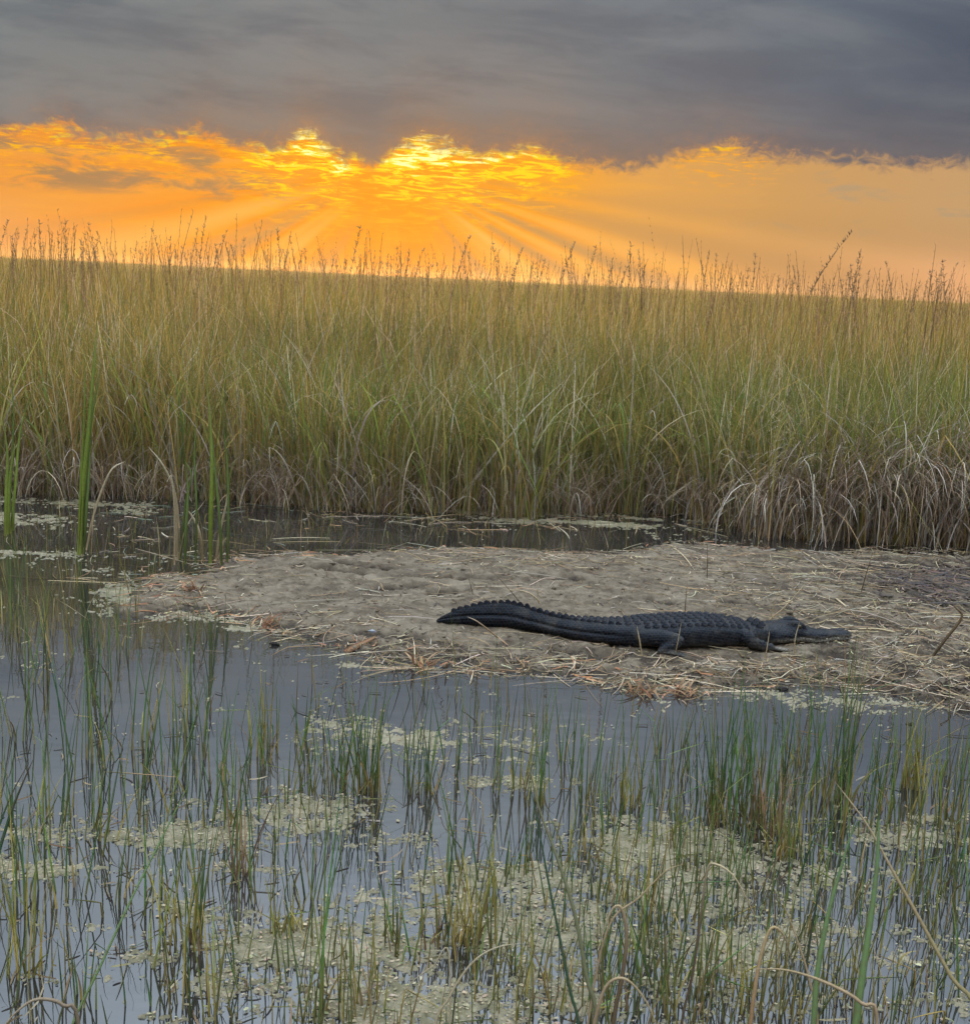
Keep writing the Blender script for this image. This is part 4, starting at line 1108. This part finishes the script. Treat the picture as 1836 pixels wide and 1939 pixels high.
single('brown_leaf', 'flat brown dead leaf at the front edge of the mud, left of centre', 'dead leaf', on_mud([(654, 1220, 0), (680, 1213, 0), (712, 1205, 0)]), .06, [(.20, .11, .06), (.26, .15, .09)], face=(0, -.3, 1))
for (a, b, lab) in ((505, 1180, 'rust coloured leaf litter tuft at the left tip of the bank'), (800, 1254, 'rusty broken leaf bases at the waterline below the alligator tail'), (1222, 1306, 'rusty broken leaf bases at the waterline left of a second such tuft'),
                    (1297, 1308, 'rusty broken leaf bases at the waterline right of a second such tuft'), (365, 1122, 'rusty leaf litter at the far left end of the bank')):
    g = G(a, b, .03); z = max(zmud1(g[0], g[1]), .0); n = 26
    x = g[0] + rng.normal(0, .05, n); y = g[1] + rng.normal(0, .03, n)
    V_, F_, C_ = strips(np.stack([x - g[0], y - g[1], np.full(n, z)], -1), rng.uniform(.06, .17, n), rng.uniform(.010, .022, n), rng.uniform(0, 6.28, n), rng.uniform(.3, 1.2, n), rng.uniform(.2, 1.8, n), 1.2, 6, pick(RUSTY + STRAW[:1], n), pick(RUSTY + STRAW[:2], n))
    o = link('leaf_tuft', mesh_np('leaf_tuft', V_, F_, C_), M_STRAW, label=lab, cat='leaf tuft'); o.location = (g[0], g[1], 0)


def rock(name, label, cat_, px_, py_, r, mat, sq=.6, z=0.0):
    bm = bmesh.new(); bmesh.ops.create_icosphere(bm, subdivisions=3, radius=1)
    for v in bm.verts:
        f_ = 1 + (float(fbm(np.array([v.co.x * 1.5 + px_]), np.array([v.co.y * 1.5 + v.co.z * 2]), 3, 3)[0]) - .5) * .9; v.co = Vector((v.co.x * r * 1.3, v.co.y * r, v.co.z * r * sq)) * f_
    me = bpy.data.meshes.new(name); bm.to_mesh(me); bm.free()
    g = G(px_, py_, z); o = link(name, me, mat, label=label, cat=cat_); o.location = (g[0], g[1], z + r * sq * .3)


M_BLK = earth('black_wet_peat', (.008, .008, .009), (.014, .013, .013), (.03, .028, .025), 30, .5, .6, False)
M_SHELL = earth('pale_shell', (.17, .19, .23), (.24, .26, .29), (.14, .14, .14), 30, .5, .4, False)
rock('peat_lump', 'small black lump sticking out of the water off the bank tip', 'peat lump', 519, 1222, .024, M_BLK, .7)
rock('shell', 'pale blue-grey shell on the mud near the front edge', 'shell', 704, 1196, .022, M_SHELL, .5, .055)
rock('peat_lump', 'dark wet lump in the shallow edge below the alligator head', 'peat lump', 1482, 1306, .026, M_BLK, .5)
rock('peat_lump', 'dark scrap beside the rush at the right shallow edge', 'peat lump', 1722, 1372, .016, M_BLK, .5)

# ------------------------------------------------------------------ rushes in the shallows
RB = [(.15, .13, .035), (.24, .18, .05), (.09, .10, .035), (.28, .21, .07)]
RG = [(.05, .12, .038), (.07, .145, .04), (.03, .08, .035), (.13, .18, .045), (.07, .11, .045)]
RY = [(.28, .24, .06), (.34, .27, .09), (.22, .22, .06)]
RD = [(.20, .13, .07), (.30, .20, .12), (.12, .08, .05)]


def rush(px_, py_, hpx, n, spread, kind, label=None, base_w=.0080):
    g = G(px_, py_); dist = math.hypot(g[0], g[1]); sl = math.sqrt(dist ** 2 + CAM_H ** 2)
    Hm = hpx * sl / F0 / math.cos(math.atan2(CAM_H, dist))
    x = rng.normal(0, spread, n); y = rng.normal(0, spread * .9, n)
    hh = Hm * rng.beta(3.2, 1.3, n) * 1.05; hh[0] = Hm
    pal = {'g': (RB, RG, RG + RD[:1]), 'y': (RB, RY, RG + RY), 'd': (RD, RD, RD + [(.42, .33, .2)])}[kind]
    c0, c1, c2 = pick(pal[0], n), pick(pal[1], n) * 1.35, pick(pal[2], n) * 1.35
    kk = np.where(rng.random(n) < .10, rng.uniform(.35, .85, n), 9)
    sp_ = prisms(np.stack([x, y, np.full(n, -.03)], -1), hh + .03, rng.uniform(.7, 1.25, n) * base_w, rng.uniform(0, 6.283, n), np.abs(rng.normal(0, .11, n)), np.abs(rng.normal(0, .14, n)), 6, c0, c2, kk, rng.uniform(.6, 2.3, n), cm=c1)
    # sheaths at the foot
    m = max(2, n // 3)
    s2 = strips(np.stack([rng.normal(0, spread, m), rng.normal(0, spread, m), np.full(m, -.02)], -1), Hm * rng.uniform(.2, .5, m), rng.uniform(.006, .011, m), rng.uniform(0, 6.28, m), np.abs(rng.normal(.1, .15, m)), rng.uniform(0, 1.4, m), 1.4, 6, pick(RB + RD, m), pick(RY + RD, m), face=rng.uniform(-1, 1, m))
    me = mesh_np('rush_clump', *cat([sp_, s2]))
    o = link('rush_clump', me, M_RUSH, label=label or 'small clump of thin green rushes standing in the shallow water', cat='rushes', group='rush clumps standing in the shallow water')
    o.location = (g[0], g[1], 0)


minor0 = [(70, 1300, 170, 7), (20, 1200, 190, 8), (40, 1400, 220, 6), (110, 1250, 200, 6), (190, 1330, 220, 7), (230, 1230, 150, 6), (150, 1440, 260, 7), (330, 1390, 210, 8), (380, 1340, 180, 6), (300, 1470, 190, 7), (410, 1560, 200, 8), (60, 1590, 190, 6), (270, 1700, 180, 8), (400, 1700, 200, 6), (190, 1900, 150, 8), (410, 1930, 190, 6)]
named = [(700, 1500, 215, 26, .035, 'g', 'dense upright green rush clump left of the picture centre, above the floating mats'), (800, 1498, 190, 18, .035, 'g', 'green rush clump with two tall stems just right of the densest one'),
         (648, 1492, 190, 14, .035, 'g', 'rush clump with yellowish foot left of the dense centre clump'), (497, 1420, 160, 16, .03, 'y', 'yellowish rush clump standing alone in open water below the bank tip'),
         (1350, 1530, 230, 16, .04, 'g', 'tall dark green rush clump in front of the bank, right of centre'), (1378, 1560, 280, 20, .05, 'g', 'tallest dense green rush clump right of centre'),
         (1432, 1560, 250, 20, .05, 'g', 'mixed green and tan rush clump just right of the tallest one'), (1585, 1515, 270, 22, .05, 'g', 'tall rush clump with tan foot below the bank, between the right pair'),
         (1722, 1492, 170, 24, .035, 'y', 'rush clump with bright yellow-brown foot and dark reflection at right'), (1660, 1530, 170, 10, .03, 'g', 'leaning dark rush stems left of the yellow-footed clump'),
         (1465, 1590, 160, 16, .06, 'd', 'tan dead rush clump at right of centre'), (1490, 1622, 100, 26, .04, 'y', 'short yellow rush clump below the tan dead one'),
         (880, 1790, 190, 24, .055, 'y', 'dense yellow-brown rush clump at the lower centre'), (1180, 1525, 120, 14, .03, 'y', 'yellow-footed rush clump right of the centre'),
         (455, 1660, 190, 12, .02, 'd', 'tan dry rush stem bundle at lower left'), (335, 1800, 240, 14, .04, 'y', 'tall rush clump with yellow-brown foot at lower left'),
         (370, 1775, 230, 10, .02, 'g', 'narrow green rush pair right of the yellow-footed clump at lower left'), (55, 1850, 260, 11, .045, 'y', 'tall rush clump with yellow foot at the bottom left'),
         (590, 1930, 400, 7, .03, 'g', 'very tall green rush stems at the bottom left of centre'), (1015, 1520, 250, 12, .04, 'g', 'tall slim rushes with rusty foot at the centre'),
         (535, 1770, 90, 16, .03, 'y', 'short yellow rush tuft on the floating mat at lower left')]
for a in named: rush(a[0], a[1], a[2], a[3], a[4], a[5], a[6])
minor = [(560, 1400, 110, 6), (600, 1440, 130, 8), (940, 1500, 200, 8), (985, 1490, 190, 7), (1110, 1490, 180, 8), (1135, 1510, 200, 8), (1215, 1500, 150, 6), (1290, 1470, 140, 5), (1480, 1500, 200, 7), (1510, 1540, 240, 9),
         (1630, 1570, 180, 10), (1780, 1545, 150, 9), (1815, 1570, 190, 12), (1800, 1480, 110, 8), (120, 1545, 250, 5), (165, 1580, 210, 5), (215, 1605, 270, 4), (240, 1545, 180, 5), (322, 1560, 250, 4), (345, 1500, 190, 4),
         (382, 1440, 170, 5), (440, 1465, 190, 4), (452, 1560, 160, 5), (505, 1450, 150, 5), (560, 1500, 120, 5), (20, 1560, 140, 5), (60, 1700, 170, 5), (92, 1705, 210, 4), (140, 1690, 200, 5), (240, 1560, 150, 3),
         (490, 1620, 130, 4), (560, 1700, 150, 4), (770, 1800, 130, 12), (860, 1690, 190, 4), (885, 1650, 200, 5), (920, 1720, 150, 6), (1000, 1660, 120, 8), (1090, 1720, 150, 8), (970, 1840, 160, 8), (690, 1900, 140, 8), (470, 1860, 130, 6),
         (260, 1420, 210, 3), (290, 1400, 180, 3), (190, 1450, 200, 3), (400, 1500, 190, 4), (750, 1440, 100, 4), (880, 1450, 140, 4), (1060, 1440, 140, 4), (1240, 1420, 110, 4), (1405, 1440, 130, 4), (1700, 1440, 110, 5), (1540, 1440, 120, 4),
         (1250, 1600, 130, 12), (1330, 1640, 150, 10), (1290, 1760, 170, 14), (1210, 1700, 150, 14), (1180, 1820, 190, 12), (1250, 1900, 200, 14), (1340, 1860, 170, 12), (1400, 1900, 190, 10), (1560, 1690, 150, 8), (1600, 1640, 170, 8),
         (1790, 1700, 140, 12), (1700, 1690, 120, 6), (1490, 1740, 150, 8), (1380, 1700, 160, 10), (1440, 1680, 140, 8), (1110, 1620, 140, 8), (1150, 1590, 110, 9), (1820, 1880, 180, 6), (1640, 1800, 160, 4), (1060, 1900, 160, 8), (1150, 1930, 200, 8)]
LM = [(180, 1050, 'the tallest green reed of the channel'), (365, 1122, 'the far left end of the bank'), (700, 1500, 'the dense centre clump'), (800, 1498, 'the clump with two tall stems'), (497, 1420, 'the lone yellowish clump'), (1378, 1560, 'the tallest dense clump'), (1585, 1515, 'the tall tan-footed clump'),
      (1722, 1492, 'the yellow-footed clump'), (1465, 1590, 'the tan dead clump'), (880, 1790, 'the dense yellow-brown clump'), (455, 1660, 'the tan stem bundle'), (335, 1800, 'the tall yellow-footed clump at lower left'),
      (55, 1850, 'the clump at the bottom left corner'), (590, 1930, 'the very tall stems at the bottom'), (1015, 1520, 'the rusty-footed rushes'), (1590, 1700, 'the twin pale blades'), (1180, 1725, 'the hooked brown blade'),
      (519, 1222, 'the black lump'), (20, 1560, 'the dark stems at the left edge'), (1180, 1525, 'the yellow-footed clump right of centre')]
used = set()
for q, (a, b, hp, n_) in enumerate(minor0 + minor):
    lab = None
    for _, lx, ly, nm_ in sorted([(math.hypot(a - lx, (b - ly) * 1.6), lx, ly, nm_) for lx, ly, nm_ in LM]):
        ddx, ddy = a - lx, (b - ly) * 1.6; h1 = 'right of' if ddx > 0 else 'left of'; v1 = 'beyond' if ddy < 0 else 'in front of'
        rel = h1 if abs(ddx) > 2.4 * abs(ddy) else (v1 if abs(ddy) > 2.4 * abs(ddx) else ('beyond and ' if ddy < 0 else 'in front and ') + h1)
        lab = ('small' if hp < 145 else 'tall') + (' sparse' if n_ < 6 else '') + ' rush clump ' + rel + ' ' + nm_
        if lab not in used: break
    used.add(lab)
    rush(a, b, hp, n_, .075 if n_ > 5 else .055, 'gggy'[q % 4] if n_ > 5 else 'g', lab)

# scattered single stems, far too many to count
n = 1250; px = rng.uniform(-60, 1900, n * 4); py = rng.uniform(1290, 1990, n * 4)
wt = np.clip(.10 + (px > 560) * .2 + np.clip((px - 1000) / 500, 0, 1) * .32 * (py > 1380) + (py > 1500) * .1, 0, 1) * (fbm(px / 110, py / 60, 3, 300) > .47)
g = np.array([G(a, b) for a, b in zip(px, py)]); wt = wt * (sdist(g[:, 0], g[:, 1], shore) < -.03)
ok = rng.random(len(px)) < wt; g = g[ok][:n]; pxo = px[ok][:n]; m = len(g); g[:, 2] = -.03
Ls = rng.gamma(5, .052, m).clip(.07, .62)
c1 = pick(RG + RG + RY + RD, m)
sa = prisms(g, Ls, rng.uniform(.004, .008, m), rng.uniform(0, 6.28, m), np.abs(rng.normal(0, .15, m)), np.abs(rng.normal(0, .15, m)), 6, pick(RB, m), c1, np.where(rng.random(m) < .16, rng.uniform(.3, .8, m), 9), rng.uniform(.7, 2.4, m))
# stems off the left tip and in the channel
n = 330; px = rng.uniform(-40, 560, n); py = rng.uniform(965, 1230, n); g = np.array([G(a, b) for a, b in zip(px, py)]); keep_ = sdist(g[:, 0], g[:, 1], shore) < -.05; g = g[keep_]; m = len(g); g[:, 2] = -.03
sb = prisms(g, rng.gamma(5, .055, m).clip(.1, .7), rng.uniform(.004, .008, m), rng.uniform(0, 6.28, m), np.abs(rng.normal(0, .13, m)), np.abs(rng.normal(0, .25, m)), 6, pick(RB, m), pick(RG + GREEN + RY + PALE[:1], m), np.where(rng.random(m) < .2, rng.uniform(.3, .8, m), 9), rng.uniform(.7, 2.4, m))
n = 170; px = rng.uniform(560, 1800, n); py = rng.uniform(975, 1040, n); g = np.array([G(a, b) for a, b in zip(px, py)]); keep_ = sdist(g[:, 0], g[:, 1], shore) < -.03; g = g[keep_]; m = len(g); g[:, 2] = -.03
sc_ = prisms(g, rng.gamma(4, .06, m).clip(.08, .6), rng.uniform(.005, .009, m), rng.uniform(0, 6.28, m), np.abs(rng.normal(0, .2, m)), np.abs(rng.normal(0, .3, m)), 6, pick(RB + BROWN, m), pick(GREEN + GOLD + PALE, m), np.where(rng.random(m) < .25, rng.uniform(.3, .8, m), 9), rng.uniform(.7, 2.4, m))
V_, F_, C_ = cat([sa, sb, sc_])
link('rush_stems', mesh_np('rush_stems', V_, F_, C_), M_RUSH, kind='stuff', label='scattered thin rush stems standing in the shallow water', cat='rushes')

# straws and leaf scraps that float
n = 420; px = rng.uniform(-40, 1880, n * 3); py = rng.uniform(1200, 1960, n * 3); g = np.array([G(a, b, .004) for a, b in zip(px, py)])
ok = (sdist(g[:, 0], g[:, 1], shore) < -.02) & (fbm(px / 160, py / 60, 3, 310) > .45); g = g[ok][:n]; m = len(g)
L1 = rng.gamma(2, .035, m).clip(.02, .45)
def flo(g, L_, w, col):
    m = len(g); seg = 4; V = np.zeros((m, seg + 1, 2, 3)); a = rng.uniform(0, 6.28, m); cv = rng.normal(0, .6, m); p = g.copy()
    for i in range(seg + 1):
        if i: p = p + np.stack([np.cos(a + cv * i / seg) * L_ / seg, np.sin(a + cv * i / seg) * L_ / seg, np.zeros(m)], -1)
        hw = w * .5 * (1 - .7 * abs(i / seg * 2 - 1) ** 3); off = np.stack([-np.sin(a) * hw, np.cos(a) * hw, np.full(m, .002)], -1)
        V[:, i, 0] = p - off + [0, 0, .003]; V[:, i, 1] = p + off + [0, 0, .003]
    b = np.arange(m)[:, None] * (seg + 1) * 2 + np.arange(seg)[None, :] * 2
    return V.reshape(-1, 3), np.stack([b, b + 1, b + 3, b + 2], -1).reshape(-1, 4), np.repeat(np.repeat(col[:, None, :], seg + 1, 1)[:, :, None, :], 2, 2).reshape(-1, 3)
fl = [flo(g, L1, rng.uniform(.003, .007, m), pick(STRAW, m) * .75)]
px = rng.uniform(-60, 560, 500); py = rng.uniform(938, 1100, 500); g = np.array([G(a, b, .004) for a, b in zip(px, py)]); ok = fbm(px / 130, py / 14, 3, 320) > .5; g = g[ok]; m = len(g)
fl.append(flo(g, rng.gamma(2, .10, m).clip(.05, .9), rng.uniform(.006, .012, m), pick(STRAW + [(.2, .24, .18)], m) * .8))
px = rng.uniform(560, 1500, 260); py = rng.uniform(960, 1004, 260); g = np.array([G(a, b, .004) for a, b in zip(px, py)]); m = len(g)
fl.append(flo(g, rng.gamma(2, .12, m).clip(.05, .9), rng.uniform(.006, .013, m), pick(STRAW, m) * .9))
V_, F_, C_ = cat(fl)
link('floating_straw', mesh_np('floating_straw', V_, F_, C_), M_STRAW, kind='stuff', label='loose straws and leaf scraps floating on the water', cat='straw')

# ------------------------------------------------------------------ tall green reeds in the left channel
GR3 = [(.17, .20, .035), (.27, .36, .06), (.24, .32, .07), (.30, .30, .09)]
GRD = [(.11, .14, .04), (.16, .24, .07), (.18, .25, .07)]
DRY = [(.34, .25, .14), (.50, .42, .28), (.62, .56, .42)]


def reed(label, px_, py_, blades):
    """blades: list of (list of px,py, width, colours)"""
    g = G(px_, py_); e = bpy.data.objects.new('reed_plant', None); COL.objects.link(e); e.location = g; e['label'] = label; e['category'] = 'reed'; e['group'] = 'tall reeds in the left channel'
    for pl, w, cols in blades:
        pts = []
        for k, (a, b) in enumerate(pl):
            p = G(a, b) if k == 0 else P(a, b, max(.5, pts[0][1] + rng.uniform(-.06, .06)))
            pts.append(p)
        pts[0] = pts[0] + np.array([0, 0, -.03])
        V, F, C = ribbon(pts, w, cols, seg=14, face=(rng.uniform(-.8, .8), -1, 0))
        link('blade', mesh_np('blade', V - g, F, C), M_GRASS, parent=e)


reed('bright green reed bundle at the left edge of the picture', 14, 1012,
     [([(14, 1012), (18, 920), (30, 830)], .045, GR3), ([(10, 1015), (12, 930), (14, 860), (5, 790)], .035, GR3), ([(20, 1010), (28, 930), (38, 820), (60, 740)], .028, GR3), ([(24, 1005), (26, 960), (28, 915)], .03, GR3), ([(12, 1010), (20, 900), (26, 790), (20, 700)], .02, GRD)])
reed('tallest upright green reed in the left channel', 152, 1050,
     [([(150, 1052), (156, 940), (166, 830), (178, 690), (184, 600)], .040, GR3), ([(154, 1050), (160, 930), (172, 800), (192, 690)], .032, GRD), ([(158, 1048), (164, 960), (170, 870), (172, 780)], .026, GRD), ([(147, 1052), (154, 900), (160, 760), (158, 640)], .024, GR3)])
reed('pale dry blade arching left to right beside the tallest green reed', 162, 1042,
     [([(162, 1042), (175, 985), (192, 930), (212, 888), (236, 874)], .032, DRY)])
reed('green reed with pale folded dry leaves, left of its taller neighbour', 330, 1070,
     [([(330, 1070), (331, 1000), (329, 940), (322, 880)], .026, DRY), ([(336, 1062), (334, 980), (325, 905), (316, 912)], .028, DRY), ([(350, 1068), (352, 1000), (356, 930), (350, 870)], .026, GRD), ([(342, 1060), (350, 960), (362, 900), (348, 870)], .02, GRD),
      ([(384, 1062), (378, 1010), (362, 975), (345, 958)], .024, DRY), ([(340, 1000), (330, 930), (308, 880), (280, 845)], .026, DRY), ([(337, 1060), (352, 1000), (390, 945)], .014, DRY)])
reed('tall dark green reed pair at the right of the left channel', 400, 1068,
     [([(398, 1068), (399, 980), (401, 890), (398, 800), (388, 690)], .038, GR3), ([(420, 1075), (416, 990), (408, 900), (402, 820)], .030, GRD), ([(430, 1070), (432, 980), (430, 880), (418, 760)], .024, GRD), ([(408, 1062), (416, 1010), (428, 955), (430, 935)], .022, DRY), ([(412, 1058), (422, 1030), (432, 1014)], .022, DRY), ([(370, 1065), (372, 960), (368, 860), (374, 780)], .02, GRD)])
reed('thin green reed standing in the channel by the far bank', 268, 1010, [([(278, 990), (274, 975), (262, 955), (248, 940)], .014, DRK + TAN[:1]), ([(274, 992), (277, 965), (274, 950)], .014, DRY)])

# ------------------------------------------------------------------ blades standing close to the camera
def near(label, pl, w, cols, dist, name='grass_blade', spread=.0):
    pts = [P(a, b, dist + spread * k / len(pl)) for k, (a, b) in enumerate(pl)]
    a, b = pl[0]; foot = pts[0].copy()
    if foot[2] > 0: foot = np.array([foot[0] + (pts[0][0] - pts[1][0]) * .4, foot[1], -.02]); pts = [foot] + pts
    single(name, label, 'grass blade', pts, w, cols, M_RUSH, group='blades close to the camera', face=(rng.uniform(-.4, .4), -1, .25), seg=26, root_w=.8)


NG = [(.14, .20, .07), (.18, .28, .11), (.17, .28, .12)]
NT = [(.30, .20, .12), (.40, .30, .18), (.36, .28, .15)]
NB = [(.10, .07, .04), (.16, .11, .06), (.42, .32, .19), (.5, .41, .28)]
near('wide pale green blade rising at bottom right, left of its twin', [(1538, 1960), (1546, 1850), (1566, 1740), (1590, 1650), (1620, 1550)], .017, NG, 2.9)
near('wide pale green blade rising at bottom right, right of its twin', [(1618, 1960), (1632, 1850), (1648, 1740), (1660, 1640), (1664, 1540)], .020, NG, 2.9)
near('long tan blade arching down across the right side', [(1850, 1940), (1800, 1850), (1740, 1740), (1690, 1650), (1640, 1560), (1580, 1480)], .012, [(.26, .24, .10), (.36, .28, .15), (.42, .34, .22)], 3.0)
near('brown blade bent over in a hook at the bottom, left of its neighbour', [(1160, 1950), (1176, 1860), (1186, 1780), (1180, 1728), (1166, 1716), (1150, 1740), (1132, 1800)], .012, NB, 2.95)
near('orange-brown blade bent over at its top at the bottom right of centre', [(1420, 1945), (1428, 1880), (1438, 1820), (1452, 1772), (1466, 1756), (1486, 1776), (1500, 1830)], .013, [(.28, .14, .06), (.45, .30, .16), (.5, .38, .2), (.10, .07, .05)], 3.0)
near('dark stem bent at the top with a pale arching tip', [(1288, 1950), (1310, 1850), (1326, 1740), (1338, 1650), (1352, 1636), (1386, 1656), (1412, 1700), (1440, 1760)], .009, [(.09, .07, .04), (.12, .08, .05), (.5, .42, .26), (.3, .22, .14)], 3.1)
near('long brown straw arching low across the bottom right', [(1660, 1960), (1630, 1900), (1560, 1860), (1490, 1838), (1430, 1835)], .010, NT, 2.7)
near('thin tan straw reaching up to a pointed top at lower centre right', [(1110, 1960), (1150, 1760), (1210, 1700), (1260, 1650), (1296, 1636)], .006, NT, 2.95)
near('pale straw curving left over the bottom of the picture', [(820, 1960), (850, 1890), (880, 1840), (910, 1810), (945, 1793), (990, 1786)], .007, [(.4, .33, .2), (.5, .43, .3)], 3.0)
near('thin straw slanting from the lower middle to the left', [(850, 1808), (820, 1830), (780, 1860), (735, 1912)], .006, [(.4, .33, .2), (.5, .43, .3)], 3.4)
near('dark arched stalk at the bottom left corner', [(150, 1950), (120, 1905), (90, 1893), (60, 1896), (30, 1918), (2, 1950)], .011, [(.12, .09, .06), (.28, .22, .15), (.42, .34, .24)], 2.75)
near('long thin green stem slanting up from the bottom left', [(130, 1960), (190, 1830), (250, 1700), (300, 1600), (330, 1540), (360, 1480)], .008, NG, 3.2)
near('dark green stem slanting up at the left edge', [(-10, 1660), (14, 1560), (36, 1500), (62, 1440)], .012, [(.06, .11, .05), (.04, .09, .045), (.10, .06, .04)], 3.9)
near('second dark green stem slanting up at the left edge', [(-20, 1620), (0, 1560), (24, 1500), (54, 1446)], .010, [(.06, .11, .05), (.04, .09, .045), (.10, .06, .04)], 3.9)
near('long dark green stem crossing the lower centre', [(1096, 1960), (1080, 1880), (1060, 1780), (1040, 1680), (1018, 1560), (1004, 1490)], .009, [(.04, .09, .05), (.05, .11, .055)], 3.1)
near('soft olive blade beside the dark green stem at lower centre', [(1130, 1960), (1110, 1850), (1090, 1740), (1060, 1640), (1020, 1530), (1000, 1440)], .012, [(.17, .17, .09), (.18, .19, .10), (.2, .2, .12)], 2.8)
near('brown drooping stem with a bend in front of the right-hand blades', [(1548, 1960), (1530, 1850), (1512, 1790), (1490, 1730), (1470, 1690)], .007, NT, 3.0)
near('straight dark rush leaning right below the right-hand clumps', [(1530, 1800), (1540, 1740), (1550, 1690), (1560, 1650)], .009, [(.05, .07, .04), (.04, .06, .04)], 3.9)
near('tan straw arch below the right-hand hook at the bottom edge', [(1120, 1990), (1130, 1920), (1146, 1870), (1170, 1853), (1195, 1862), (1225, 1900), (1250, 1960)], .010, NT, 2.7)
near('pale upright stub at the bottom edge left of centre', [(549, 1960), (551, 1920), (553, 1885)], .008, [(.5, .33, .22), (.55, .42, .3)], 3.1)

# ------------------------------------------------------------------ haze
m, t = newmat('warm_evening_haze')
vp = t.nodes.new('ShaderNodeVolumePrincipled'); vp.inputs['Color'].default_value = (1.0, 0.93, 0.84, 1)
vp.inputs['Density'].default_value = HAZE; vp.inputs['Anisotropy'].default_value = 0.75
o_ = t.nodes.new('ShaderNodeOutputMaterial'); t.links.new(vp.outputs[0], o_.inputs['Volume'])
bm = bmesh.new(); bmesh.ops.create_cube(bm, size=1)
for v in bm.verts: v.co = Vector((v.co.x * 940, 185 + v.co.y * 520, 1.35 + v.co.z * 5.3))
me = bpy.data.meshes.new('haze'); bm.to_mesh(me); bm.free(); link('haze', me, m, kind='stuff')
